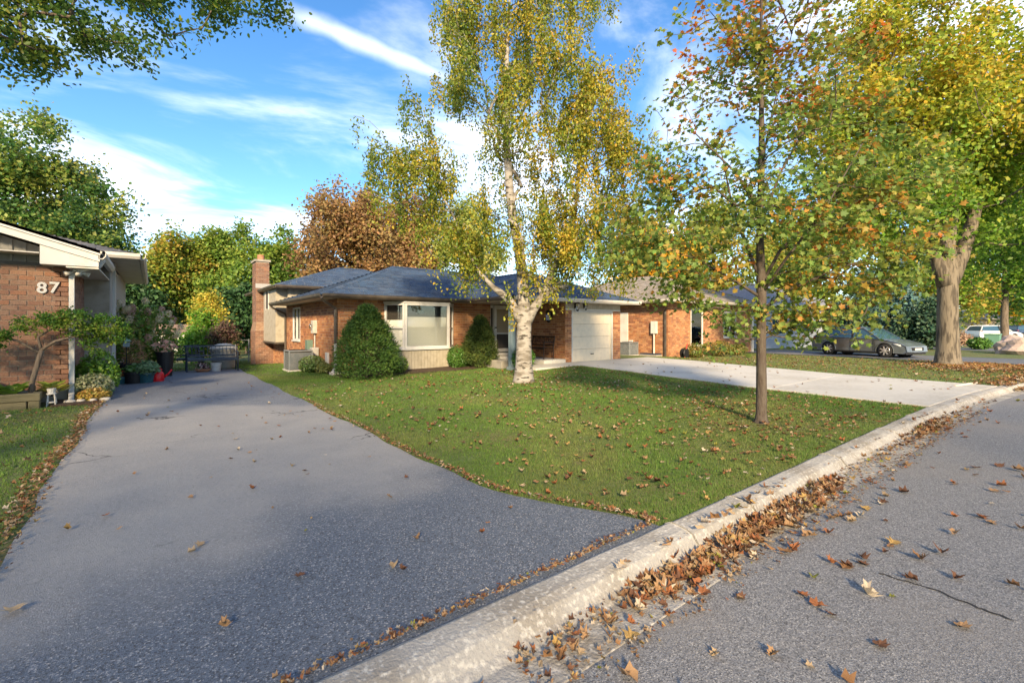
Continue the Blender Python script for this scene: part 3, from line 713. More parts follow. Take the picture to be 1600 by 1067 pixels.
MB().box(3.98, 4.69, 25.68, 26.87, 4.72, 4.82).build('cap', m_found, ch); MB().lathe([(.16, 0), (.16, .28), (.13, .28), (.13, .02)], (4.33, 26.2, 4.82), 14).build('flue', m_terra, ch)
MB().box(4.02, 4.70, 25.72, 25.78, 3.40, 3.62).build('flashing', m_grey, ch)
# roofs
e0 = EZ; pit = .39; A = (8.0, 18.45, e0+3.85*pit); B = (13.2, 18.45, A[2]); XL, YF, YBk = 4.1, 14.6, 22.3; XR = 17.0
ap = (12.6, 15.1, e0+3.3*pit)
ridge_y = YF+ (ap[2]-e0)/pit                    # where the garage ridge runs into the front slope
planes1 = [[(XL, YF, e0), (XR-.9, YF, e0), B, A], [(XL, YBk, e0), (XL, YF, e0), A], [(XR-.9, YBk, e0), (XL, YBk, e0), A, B], [(XR-.9, YF, e0), (XR-.9, YBk, e0), B]]
g0, g1, gy = 9.3, 15.9, 11.8
vt = (12.6, ridge_y, ap[2]); vl = (g0, YF, e0); vr = (g1, YF, e0)
planes2 = [[(g0, gy, e0+.004), (g1, gy, e0+.004), ap], [vl, (g0, gy, e0+.004), ap, vt], [(g1, gy, e0+.004), vr, vt, ap]]
RP = .36; c0 = (4.2, 22.0, RE); 
planes3 = [[c0, (13, 22.0, RE), (9.6, 25.9, RE+3.9*RP), (8.1, 25.9, RE+3.9*RP)], [(4.2, 29.8, RE), c0, (8.1, 25.9, RE+3.9*RP)],
           [(13, 29.8, RE), (4.2, 29.8, RE), (8.1, 25.9, RE+3.9*RP), (9.6, 25.9, RE+3.9*RP)], [(13, 22.0, RE), (13, 29.8, RE), (9.6, 25.9, RE+3.9*RP)]]
for pl in (planes1, planes2, planes3): roof_obj(house, pl, m_shing, SH1)
# ridge and hip caps
def caps(parent, segs, m, cols):
    mb = MB()
    for a, b in segs:
        a = Vector(a); b = Vector(b); L = (b-a).length; k = int(L/.2); u = (b-a).normalized(); s = u.cross(Vector((0, 0, 1))).normalized()*.12
        for i in range(k):
            p = a+u*(L*i/k); q = a+u*(L*(i+1)/k+.03); c = random.choice(cols); mb.cur = c
            hz = Vector((0, 0, .035)); lz = Vector((0, 0, -.012))
            mb.add([p-s+lz, p+hz*1.4, p+s+lz, q-s+lz, q+hz*.9, q+s+lz], [(0, 1, 4, 3), (1, 2, 5, 4), (0, 2, 1)])
    return mb.build('ridge_cap', m, parent, kind='stuff', col=True)
caps(house, [((XL, YF, e0), A), (A, B), ((g0, gy, e0), ap), ((g1, gy, e0), ap), (ap, vt), (c0, (8.1, 25.9, RE+3.9*RP)), ((8.1, 25.9, RE+3.9*RP), (9.6, 25.9, RE+3.9*RP))], m_shing, SH1)
# soffits, fascia and gutters
so = MB(); so.box(XL+.02, g0, YF+.02, HY0, e0-.10, e0-.075); so.box(XL+.02, HX0, YF+.02, YBk, e0-.1001, e0-.0751); so.build('soffit', m_soffit, house)
MB().box(g0+.02, g1-.02, gy+.02, 15.2, e0-.10, e0-.08).build('porch_ceiling', m_soffit, house)
MB().box(4.22, 9, 22.02, 22.5, RE-.09, RE-.07).build('rear_soffit', m_soffit, house); MB().box(4.22, 4.9, 22.5, 29.7, RE-.0901, RE-.0701).build('rear_soffit', m_soffit, house)
gutter(house, (XL-.02, YF, e0), (g0, YF, e0), (0, -1, 0)); gutter(house, (XL, YBk, e0), (XL, YF, e0), (-1, 0, 0))
gutter(house, (g0, gy, e0), (g1, gy, e0), (0, -1, 0), m_soffit); gutter(house, (g0, YF-.12, e0), (g0, gy, e0), (-1, 0, 0))
gutter(house, (4.2, 22, RE), (9, 22, RE), (0, -1, 0)); gutter(house, (4.2, 29.7, RE), (4.2, 22, RE), (-1, 0, 0))
downspout(house, [(4.04, 14.56, e0-.12), (4.1, 14.62, e0-.2), (4.62, 15.12, e0-.42), (4.62, 15.12, .95)], m_gutter)
downspout(house, [(4.62, 15.12, .95), (4.62, 15.12, .16), (4.45, 14.85, .06)], m_white)
downspout(house, [(4.04, 22.1, e0-.12), (4.1, 22.1, e0-.2), (4.63, 22.2, e0-.45), (4.63, 22.2, -.1)], m_gutter)
downspout(house, [(6.2, 22.0, RE-.1), (6.25, 22.3, RE-.32), (6.5, 22.3, RE-.4)], m_offw)
MB().box(4.35, 4.75, 14.45, 14.85, .0, .07).build('splash_block', m_stone, house)
# meters and boxes on the side wall
mt = MB().box(4.55, 4.7, 17.45, 17.75, 1.25, 1.72).build('electric_meter', m_mtr, house, bevel=.01)
MB().lathe([(.0, -.09), (.085, -.085), (.09, 0)], (0, 0, 0), 16, axis='y').build('meter_dial', m_glass, mt, local=True, smooth=True).matrix_local = Matrix.Translation(Vector((4.55, 17.6, 1.5))-wloc(mt)) @ Matrix.Rotation(R(-90), 4, 'Z')
MB().cyl((4.65, 17.6, 0.0), (4.65, 17.6, 1.25), .025).build('conduit', m_mtr, house)
MB().box(4.5, 4.7, 18.0, 18.35, .55, 1.0).build('utility_box', mat('green box', (0.10, 0.16, 0.13), 0.6), house, bevel=.01)
gm = MB().box(4.42, 4.66, 17.1, 17.4, .45, .75).build('gas_meter', m_mtr, house, bevel=.02); MB().cyl((4.5, 17.25, 0), (4.5, 17.25, .46), .02).build('pipe', m_mtr, gm)
MB().box(4.62, 4.71, 16.0, 16.25, .25, .62).build('dryer_vent', m_white, house, bevel=.01)
# lanterns
def lantern(parent, p, out, s=1.0):
    t = T('wall_lantern', None, None); t.parent = parent; t.location = Vector(p)-wloc(parent); p = Vector(p); o = Vector(out)
    MB().box(p.x-.03, p.x+.03, p.y-.03, p.y+.03, p.z-.08*s, p.z+.08*s).build('backplate', m_black, t)
    q = p+o*.12*s; MB().bar(p+Vector((0, 0, .05*s)), q+Vector((0, 0, .12*s)), .02, .02).build('arm', m_black, t)
    MB().lathe([(.02, .16*s), (.09*s, .10*s), (.095*s, .085*s), (.02, .085*s)], q, 8).build('hood', m_black, t)
    MB().lathe([(.05*s, -.14*s), (.075*s, .085*s)], q, 8).build('glass', m_glass, t); MB().lathe([(.03, -.19*s), (.055*s, -.14*s), (.055*s, -.13*s)], q, 8).build('finial', m_black, t)
lantern(house, (12.17, 13.1, 1.92), (-1, 0, 0), 1.4); lantern(house, (12.7, 12.37, 2.28), (0, -1, 0), 1.1); lantern(house, (13.2, 12.37, 2.28), (0, -1, 0), .8)

# ------------------------------------------------------------------ the house numbered 87
lh = T('numbered_house', 'brown brick house with white gable trim and number 87 by the asphalt drive', 'house', (-4, 13.0, 0))
LX, LY = -1.34, 12.96; L0 = LX-33*.235
fb = MB(); fb.box(L0, LX, LY-.02, LY+.2, -.1, .24); fb.box(LX-.2, LX+.01, LY+.2, 15.6, -.1, .24); fb.build('foundation', m_found, lh)
mbw = MB(); wall_cells(mbw, (L0, LY, 0), (1, 0, 0), LX-L0, .24, 2.72, .2, [], (0, -1, 0)); lw = mbw.build('wall', m_mortar, lh)
bl_ = brick_list(LX-L0, .25, 2.72, [], 0.098, 0.235)
bl_ = sorted(bl_, key=lambda q: -q[0])
vis = bl_[:300]; rest = bl_[300:]
meshes = {}
for a, b, c, d in vis:
    key = (round(b-a, 2), round(d-c, 3))
    if key not in meshes:
        m_ = MB(); m_.box(0, key[0], -.014, .0, 0, key[1]); mm = bpy.data.meshes.new('brick')
        m_.v = [(x+ (0.0), y, z) for x, y, z in m_.v]; mm.from_pydata(m_.v, [], m_.f); mm.materials.append(m_brickl); meshes[key] = mm
    o = bpy.data.objects.new('brick', meshes[key]); COL.objects.link(o); o.parent = lh
    o.location = Vector((L0+a, LY+random.uniform(-.002, .002), c))-lh.location
mb = MB()
for a, b, c, d in rest:
    k = random.choice(BRICKL); mb.cur = k; mb.box(L0+a, L0+b, LY-.014, LY, c, d)
mb.build('brickwork', m_brick, lh, kind='stuff', col=True)
brick_wall(lh, (LX, 15.6, 0), (0, -1, 0), 15.6-LY, .24, 2.72, [], (1, 0, 0), cols=BRICKL)
# gable: board and batten, rake, roof
RL = .31; ez = 3.0; rx0 = -5.6
def rz(x): return ez+RL*(-0.85-x) if x > rx0 else ez+RL*(-0.85-rx0)-RL*(rx0-x)
pg = [(L0, 2.72), (LX-.35, 2.72), (LX-.35, rz(LX-.35)-.2), (rx0, rz(rx0)-.2), (L0, rz(L0)-.2)]
MB().slab([(x, LY, z) for x, z in pg], (0, -1, 0), .15).build('gable_board', m_batten, lh)
k = 0; xx = LX-.42
while xx > -4.5:
    MB().box(xx-.045, xx, LY-.03, LY-.001, 2.76, rz(xx)-.21).build('batten', m_batten, lh); xx -= .185
MB().box(L0, LX-.35, LY-.035, LY-.001, 2.70, 2.755).build('gable_trim', m_gutter, lh)
# eave return box, white
MB().slab([(LX-.36, LY-.44, 2.70), (-.86, LY-.44, 2.70), (-.86, LY-.44, rz(-.86)-.02), (LX-.36, LY-.44, rz(LX-.36)-.02)], (0, -1, 0), .40).build('eave_return', m_white, lh)
rk = MB(); rk.slab([(-.84, LY-.47, rz(-.84)-.19), (-.84, LY-.47, rz(-.84)), (rx0, LY-.47, rz(rx0)), (rx0, LY-.47, rz(rx0)-.19)], (0, -1, 0), .04); rk.build('rake_board', m_white, lh)
rk = MB(); rk.slab([(-.83, LY-.50, rz(-.83)-.06), (-.83, LY-.50, rz(-.83)+.03), (rx0, LY-.50, rz(rx0)+.03), (rx0, LY-.50, rz(rx0)-.06)], (0, -1, 0), .03); rk.build('drip_trim', m_white, lh)
pr_ = [[(-.80, 18, rz(-.8)+.03), (-.80, LY-.5, rz(-.8)+.03), (rx0, LY-.5, rz(rx0)+.03), (rx0, 18, rz(rx0)+.03)], [(-10.3, LY-.5, ez-.05), (-10.3, 18, ez-.05), (rx0, 18, rz(rx0)+.03), (rx0, LY-.5, rz(rx0)+.03)]]
roof_obj(lh, pr_, m_shing, SH3)
MB().box(LX, -.86, LY-.42, 15.6, 2.66, 2.69).build('soffit', m_offw, lh); MB().box(L0, LX-.37, LY-.46, LY, 2.90, 2.92).build('rake_soffit', m_offw, lh)
gutter(lh, (-.86, 15.4, ez-.02), (-.86, LY-.47, ez-.02), (1, 0, 0), m_offw)
downspout(lh, [(-.80, LY-.30, 2.86), (-.86, LY-.28, 2.74), (-1.25, LY-.10, 2.60), (-1.29, LY-.08, 2.52), (-1.29, LY-.08, .40), (-1.29, LY-.08, .3), (-1.27, LY-.34, .03)], m_white, .085, .07)
fl = T('floodlight', None, None); fl.parent = lh; fl.location = Vector((-1.22, LY-.1, 2.62))-lh.location
MB().lathe([(.05, 0), (.05, .05)], (-1.22, LY-.12, 2.61), 12).build('base', m_white, fl)
for dx, dy in ((-.16, -.08), (.05, -.14), (.2, .02)):
    p = Vector((-1.22, LY-.12, 2.62)); q = p+Vector((dx, dy, -.07)); MB().tube([p, p.lerp(q, .5), q], [.015, .03, .055], 10).build('lamp_head', m_offw, fl, smooth=True)
for i, chx in enumerate('87'):
    cu = bpy.data.curves.new('digit', 'FONT'); cu.body = chx; cu.size = .30; cu.extrude = .012; cu.offset = .005; cu.bevel_depth = .002
    to = bpy.data.objects.new('tmp', cu); COL.objects.link(to); dg = bpy.context.evaluated_depsgraph_get()
    me = bpy.data.meshes.new_from_object(to.evaluated_get(dg)); bpy.data.objects.remove(to)
    me.materials.clear()
    o = link('digit', me, m_white, lh); o.rotation_euler = (R(90), 0, 0); o.location = Vector((-1.80+i*.175, LY-.032, 2.165-i*-.012))-lh.location
# rear wing with deep eave
MB().box(-9, -.86, 15.5, 24, -.2, 3.2).build('rear_wall', m_found, lh)
m_ = MB()
for i in range(60): m_.box(-.861, -.84, 15.52+i*.14, 15.52+i*.14+.13, 1.0, 3.2)
m_.build('rear_siding', m_grey, lh)
RW = .3
pw = [[(-9.5, 15.0, 3.32), (-.25, 15.0, 3.32), (-3.9, 18.65, 3.32+3.65*RW), (-9.5, 18.65, 3.32+3.65*RW)], [(-.25, 15.0, 3.32), (-.25, 24, 3.32), (-3.9, 20.3, 3.32+3.65*RW), (-3.9, 18.65, 3.32+3.65*RW)]]
roof_obj(lh, pw, m_shing, SH3)
MB().box(-.86, -.27, 15.02, 24, 3.21, 3.24).build('wing_soffit', m_offw, lh); MB().box(-9, -.27, 15.02, 15.5, 3.2101, 3.2401).build('wing_soffit', m_offw, lh)
gutter(lh, (-3, 15.0, 3.31), (-.25, 15.0, 3.31), (0, -1, 0), m_offw); gutter(lh, (-.25, 24, 3.31), (-.25, 15.0, 3.31), (1, 0, 0), m_offw)
MB().box(-.95, -.78, 16.3, 16.5, 0, 3.2).build('corner_board', m_white, lh)

# ------------------------------------------------------------------ neighbour's brick house on the far side of the concrete drive
nh = T('neighbour_house', 'sunlit orange brick house with brown grey roof beyond the concrete drive', 'house', (23, 12.7, 0))
NX, NY, NE = 19.3, 12.7, 2.75
brick_wall(nh, (NX, 22, 0), (0, -1, 0), 22-NY, -.05, NE-.05, [], (-1, 0, 0))
brick_wall(nh, (NX, NY, 0), (1, 0, 0), 8.5, -.05, NE-.05, [(1.95, 3.1, .5, 2.45), (5.2, 6.6, .9, 2.3)], (0, -1, 0))
window(nh, (NX+1.95, NY, 0), (1, 0, 0), 1.15, .5, 2.45, (0, -1, 0)); window(nh, (NX+5.2, NY, 0), (1, 0, 0), 1.4, .9, 2.3, (0, -1, 0), mull=(.7,))
MB().box(NX+1.9, NX+3.2, NY+.1, NY+.12, .5, 2.45).build('curtain', m_bl, nh); MB().box(NX+5, NX+6.8, NY+.21, NY+.25, .5, 2.45).build('unlit_room_sheet', m_room, nh)
MB().box(NX-.04, NX+.02, 15.0, 15.6, .1, 2.2).build('side_door', m_offw, nh, bevel=.01)
NR = .42; nx1 = 28.4
pn = [[(NX-.55, NY-.55, NE), (nx1, NY-.55, NE), (nx1-3.9, NY+3.4, NE+3.95*NR), (NX+3.4, NY+3.4, NE+3.95*NR)], [(NX-.55, 22.5, NE), (NX-.55, NY-.55, NE), (NX+3.4, NY+3.4, NE+3.95*NR), (NX+3.4, 18.5, NE+3.95*NR)],
      [(nx1, NY-.55, NE), (nx1, 22.5, NE), (nx1-3.9, 18.5, NE+3.95*NR), (nx1-3.9, NY+3.4, NE+3.95*NR)]]
roof_obj(nh, pn, m_shing2, SH2)
MB().box(NX-.53, nx1-.02, NY-.53, NY+.02, NE-.09, NE-.07).build('soffit', m_soffit, nh); MB().box(NX-.53, NX, NY, 22, NE-.0901, NE-.0701).build('soffit', m_soffit, nh)
gutter(nh, (NX-.55, 22.4, NE), (NX-.55, NY-.55, NE), (-1, 0, 0), m_soffit); gutter(nh, (NX-.55, NY-.55, NE), (nx1, NY-.55, NE), (0, -1, 0), m_soffit)
downspout(nh, [(NX-.6, NY-.4, NE-.1), (NX-.5, NY-.3, NE-.25), (NX-.06, NY+.1, NE-.5), (NX-.06, NY+.1, .02)], m_gutter, .1, .08)
mt2 = MB().box(NX-.16, NX, NY+.55, NY+.85, 1.15, 1.75).build('electric_meter', m_offw, nh, bevel=.01); MB().cyl((NX-.1, NY+.7, -.05), (NX-.1, NY+.7, 1.16), .035).build('conduit', m_offw, nh)
MB().box(NX-.1, NX, NY+2.0, NY+2.2, .55, .8).build('outlet_box', m_offw, nh)
MB().box(27.65, 27.85, NY-.1, NY+.05, 0, 2.6).build('corner_board', m_offw, nh)
# ------------------------------------------------------------------ trees
def sample_crown(rng, ells, n, shell=0.55):
    """points in a union of ellipsoids, biased to the outside"""
    vol = np.array([e[1][0]*e[1][1]*e[1][2]*(e[2] if len(e) > 2 else 1) for e in ells]); pick = rng.choice(len(ells), n, p=vol/vol.sum())
    d = rng.normal(size=(n, 3)); d /= np.linalg.norm(d, axis=1, keepdims=True)
    r = rng.random(n)**(1/3.0); r = shell*np.maximum(r, rng.random(n)**.25)+(1-shell)*r
    c = np.array([e[0] for e in ells])[pick]; s = np.array([e[1] for e in ells])[pick]
    return c+d*s*r[:, None], d
def grow(rng, trunks, attr, bf=0.35, droop=0.0, seg=0.4, up=0.25):
    """branches from trunk polylines to the attractors; returns chains of (points, radii)"""
    P = []; par = []; plen = []; dirs = []
    for pts in trunks:
        prev = -1
        for i, p in enumerate(pts):
            p = np.array(p, float)
            q = -1 if prev < 0 else prev
            P.append(p); par.append(q); plen.append(0 if q < 0 else plen[q]+np.linalg.norm(p-P[q])); prev = len(P)-1
            dirs.append(np.array([0, 0, 1.]) if q < 0 else (p-P[q])/max(1e-6, np.linalg.norm(p-P[q])))
    nb = len(P); cap = nb+len(attr)*14
    A = np.zeros((cap, 3)); A[:nb] = P; L = np.zeros(cap); L[:nb] = plen; n = nb
    low = min(p[2] for p in P)+0.12*(max(p[2] for p in P)-min(p[2] for p in P))
    order = np.argsort([np.min(np.linalg.norm(A[:nb]-a, axis=1)) for a in attr])
    chains = []; count = np.zeros(cap); parent = np.full(cap, -1); parent[:nb] = par; D = np.zeros((cap, 3)); D[:nb] = dirs
    for ai in order:
        a = attr[ai]; dv_ = A[:n]-a
        cost = np.linalg.norm(dv_, axis=1)+bf*L[:n]+1.2*np.maximum(0, A[:n, 2]-a[2])+50*(A[:n, 2] < low)
        i = int(np.argmin(cost)); p0 = A[i]; v = a-p0; ln = np.linalg.norm(v)
        if ln < .05: continue
        m = int(min(12, max(3, ln/seg))); u0 = D[i]*.5+v/ln*.8+np.array([0, 0, up]); u0 /= np.linalg.norm(u0)
        c1 = p0+u0*ln*.4; c2 = a-(v/ln)*ln*.3+np.array([0, 0, ln*(droop+.04)])
        prev = i; ids = [i]
        for k in range(1, m+1):
            t = k/m; q = (1-t)**3*p0+3*(1-t)**2*t*c1+3*(1-t)*t*t*c2+t**3*a
            if k < m: q = q+rng.normal(size=3)*ln*.018
            A[n] = q; L[n] = L[prev]+np.linalg.norm(q-A[prev]); parent[n] = prev; D[n] = (q-A[prev])/max(1e-6, np.linalg.norm(q-A[prev])); prev = n; ids.append(n); n += 1
        j = prev
        while j >= 0: count[j] += 1; j = parent[j]
        chains.append(ids)
    return A, chains, count
def tree(name, label, cat, base, trunks, ells, n_attr, leaves, size, spread, palette, seed, bark=m_bark, tmpl=DIAM, group=None, rtip=.008, rpow=.42,
         bf=.35, droop=0.0, mat_=LEAF, nup=.5, tsides=9, shell=.55, hang=None, flat=1.0, colf=None, trunk_name='trunk', bfac=1.0, attr_extra=None, up=.25, along=.35, maxr=1.0, clump=None):
    rng = np.random.default_rng(seed); t = T(name, label, cat, base, group)
    rs = random.getstate(); random.seed(seed)
    mb = MB()
    for pts in trunks: mb.tube([p[:3] for p in pts], [p[3] for p in pts], tsides, wob=.06)
    mb.build(trunk_name, bark, t, smooth=True)
    attr, od = sample_crown(rng, ells, n_attr, shell)
    if clump:
        pk = rng.choice(len(attr), clump[0], replace=False); attr = attr[pk[rng.integers(0, clump[0], n_attr)]]+rng.normal(size=(n_attr, 3))*clump[1]
    if attr_extra is not None: attr = np.concatenate([attr, np.array(attr_extra, float)])
    A, chains, count = grow(rng, [densify(p) for p in trunks], attr, bf, droop, up=up)
    mbb = MB()
    for ids in chains:
        if len(ids) < 2: continue
        r = [min(maxr, bfac*rtip*max(1, count[i])**rpow) for i in ids]; r[0] = r[1]; r[-1] = rtip*.5
        mbb.tube([A[i] for i in ids], r, 5 if max(r) < .05 else 7, cap=False)
    mbb.build('branches', bark, t, smooth=True, kind='stuff')
    # leaves near the twig ends
    cen = []; tipc = []
    for ids in chains:
        k = rng.poisson(leaves); s = rng.random(k)**along*(len(ids)-1); lo = np.minimum(s.astype(int), len(ids)-2); f = (s-lo)[:, None]; ii = np.array(ids)
        cen.append(A[ii[lo]]*(1-f)+A[ii[lo+1]]*f); tipc.append(np.full(k, rng.random()))
    cen = np.concatenate(cen); tipc = np.concatenate(tipc); N = len(cen)
    off = rng.normal(size=(N, 3))*spread; off[:, 2] *= flat
    pos = cen+off
    if hang:   # pendulous twigs: leaves strung below
        h = rng.random(N)**1.3*hang; pos = cen+off*np.array([.6, .6, .5]); pos[:, 2] -= h
    c0 = np.mean(attr, axis=0)
    out = pos-c0; out /= np.maximum(np.linalg.norm(out, axis=1, keepdims=True), 1e-6)
    nrm = rng.normal(size=(N, 3))*.7+out*.35+np.array([0, 0, nup])
    al = None
    if hang: al = rng.normal(size=(N, 3))*.5+np.array([0, 0, -1.0]); nrm = rng.normal(size=(N, 3))+out*.4
    Rm = frames(nrm, rng, along=al)
    pal = np.clip(np.array(palette)*1.6, 0, .8)
    if colf is not None: wgt = colf(pos, tipc, rng)
    else: wgt = np.clip(tipc+rng.normal(size=N)*.18, 0, .999)
    idx = np.clip(wgt*(len(pal)-1), 0, len(pal)-1.001); i0 = idx.astype(int); f = (idx-i0)[:, None]
    col = pal[i0]*(1-f)+pal[i0+1]*f; col = np.clip(col*rng.uniform(.75, 1.25, (N, 1))*rng.uniform(.9, 1.1, (N, 3)), 0, 1)
    sc = size*rng.uniform(.7, 1.25, N)
    inst_mesh('crown', tmpl[0]-np.array([0, .4, 0]), tmpl[1], pos, Rm, sc, col, mat_, t)
    random.setstate(rs)
    return t
def densify(pts):
    out = []
    for a, b in zip(pts[:-1], pts[1:]):
        a = np.array(a[:3], float); b = np.array(b[:3], float); k = max(2, int(np.linalg.norm(b-a)/.3))
        for i in range(k): out.append(a+(b-a)*i/k)
    out.append(np.array(pts[-1][:3], float)); return out
def straight(x, y, z0, h, r0, lean=(0, 0), k=7, flare=1.35):
    out = []
    for i in range(k):
        t = i/(k-1); r = r0*(1-t*.85); 
        out.append((x+lean[0]*t+random.uniform(-.02, .02)*h*.15*(i > 0), y+lean[1]*t+random.uniform(-.02, .02)*h*.15*(i > 0), z0+h*t, r*(flare if i == 0 else 1)))
    out.insert(1, (x, y, z0+min(.35, h*.08), r0*1.05)); return out

GREEN = [(0.030, 0.070, 0.012), (0.045, 0.10, 0.018), (0.07, 0.13, 0.025)]
GOLDG = [(0.055, 0.10, 0.015), (0.10, 0.14, 0.02), (0.20, 0.19, 0.025), (0.34, 0.24, 0.03)]
BIRCHP = [(0.062, 0.10, 0.017), (0.10, 0.13, 0.021), (0.15, 0.16, 0.024), (0.21, 0.19, 0.027), (0.31, 0.21, 0.03)]
MAPLEP = [(0.065, 0.115, 0.03), (0.095, 0.145, 0.034), (0.135, 0.16, 0.034), (0.21, 0.145, 0.032), (0.29, 0.105, 0.027), (0.31, 0.065, 0.024)]
RMAPLE = [(0.06, 0.125, 0.018), (0.10, 0.16, 0.02), (0.19, 0.195, 0.024), (0.32, 0.20, 0.025)]
COPPER = [(0.10, 0.065, 0.03), (0.15, 0.09, 0.042), (0.20, 0.125, 0.055), (0.16, 0.13, 0.05)]

# --- the paper birch on the front lawn
bx_, by_ = 7.85, 9.55
trk = [(bx_, by_, -.05, 0.325), (bx_, by_, .12, 0.263), (bx_, by_, .5, 0.224), (bx_+.0, by_, 1.1, 0.205), (bx_+.03, by_, 1.75, 0.194), (bx_+.03, by_+.03, 2.2, 0.163), (bx_-.01, by_+.05, 2.9, 0.143), (bx_-.12, by_+.1, 3.7, 0.131),
       (bx_-.28, by_+.15, 4.5, 0.120), (bx_-.42, by_+.1, 5.3, 0.108), (bx_-.5, by_+.1, 6.3, 0.093), (bx_-.45, by_+.2, 7.5, 0.081), (bx_-.4, by_+.2, 9.0, 0.054), (bx_-.3, by_+.2, 10.6, 0.027)]
def camside(px_off, d_off): return px_off*0.788+d_off*0.615, -px_off*0.615+d_off*0.788     # offsets right of / away from the camera
def off(p, r_, a_, z): x, y = camside(r_, a_); return (p[0]+x, p[1]+y, z)
bb = (bx_, by_)
limb1 = [off(bb, .05, 0, 1.5)+(.15,), off(bb, -.18, -.05, 1.85)+(.13,), off(bb, -.45, -.15, 2.28)+(.115,), off(bb, -.8, -.2, 2.52)+(.07,), off(bb, -1.2, -.25, 2.95)+(.045,), off(bb, -1.55, -.2, 3.6)+(.035,), off(bb, -1.9, -.1, 4.5)+(.025,), off(bb, -2.3, 0, 5.2)+(.015,)]
limb2 = [off(bb, .05, 0, 1.55)+(.15,), off(bb, .28, .1, 2.0)+(.13,), off(bb, .6, .2, 2.42)+(.11,), off(bb, .72, .2, 2.9)+(.085,), off(bb, 1.05, .3, 3.5)+(.065,), off(bb, 1.4, .3, 4.4)+(.05,), off(bb, 1.5, .2, 5.6)+(.035,), off(bb, 1.6, .2, 7)+(.02,)]
limb3 = [off(bb, .5, .15, 2.32)+(.1,), off(bb, .85, .3, 2.52)+(.10,), off(bb, 1.2, .45, 2.62)+(.085,), off(bb, 1.25, .47, 2.63)+(.02,)]
def bir(r_, a_, z, rr, rd, rz_): x, y = camside(r_, a_); return ((bx_+x, by_+y, z), (rr, rd, rz_), 1.9 if z < 5.3 or r_ < -1.9 else (1.0 if z < 8 else .85))
b_ells = [bir(-.9, .1, 9.4, 1.7, 1.7, 1.9), bir(.9, .2, 9.3, 1.7, 1.7, 2.2), bir(-1.3, 0, 8.4, 1.3, 1.4, 1.2), bir(.4, 0, 7.6, 1.6, 1.6, 1.5), bir(1.7, .2, 7.3, 1.2, 1.4, 1.6), bir(-1.4, -.1, 6.9, 1.1, 1.2, .8),
          bir(-3.0, 0, 6.3, 1.1, .9, .7), bir(-2.4, 0, 5.2, .9, .8, 1.1), bir(.7, .1, 5.8, 1.4, 1.4, 1.2), bir(1.9, .2, 5.4, 1.0, 1.2, 1.4), bir(-.6, -.2, 5.6, .8, 1.0, 1.0), bir(1.3, .1, 4.4, 1.2, 1.2, .9), bir(-1.1, -.1, 4.1, 1.0, 1.0, .8), bir(-.1, -.4, 3.9, .9, .9, .6), bir(1.9, .3, 3.6, .8, .9, .8), bir(-1.4, -.1, 3.3, .6, .7, .5), bir(.3, -.3, 3.2, .7, .6, .35), bir(1.5, 0, 3.4, .7, .7, .4), bir(-2.2, 0, 4.2, .8, .8, 1.0), bir(-.9, -.2, 3.7, .9, .8, .6), bir(.9, 0, 3.9, 1.1, .9, .6), bir(2.1, .2, 4.6, 1.0, 1.0, 1.0), bir(2.5, .2, 4.1, .6, .7, .7), bir(0, 0, 5.0, 1.3, 1.2, .8), bir(-3.5, 0, 5.9, .9, .8, .5), bir(-2.2, 0, 7.7, 1.0, 1.0, .8), bir(-2.0, 0, 9.2, 1.1, 1.1, .9), bir(-2.7, 0, 4.6, .6, .7, .7), bir(2.4, .2, 8.4, 1.0, 1.1, 1.2), bir(2.6, .2, 6.4, .8, .9, .9), bir(.9, .1, 11.2, 1.8, 1.8, 1.2), bir(-.8, .1, 11.2, 1.8, 1.8, 1.2)]
def birch_col(pos, tipc, rng): return np.clip(tipc*.75+.18*rng.normal(size=len(pos))+.12*(pos[:, 0]-bx_)/2.5+.1, 0, .999)
tree('birch_tree', 'mature white-barked birch tree with drooping yellow green leaves on the front lawn', 'tree', (bx_, by_, float(gz(bx_, by_))), [trk, limb1, limb2, limb3], b_ells, 1150, 84, .078, .12, BIRCHP, 21, bark=m_birch,
     tmpl=OVAL, rtip=.006, rpow=.36, bf=.3, droop=.12, tsides=14, hang=.8, colf=birch_col, maxr=.06, along=.45, clump=(150, .30))

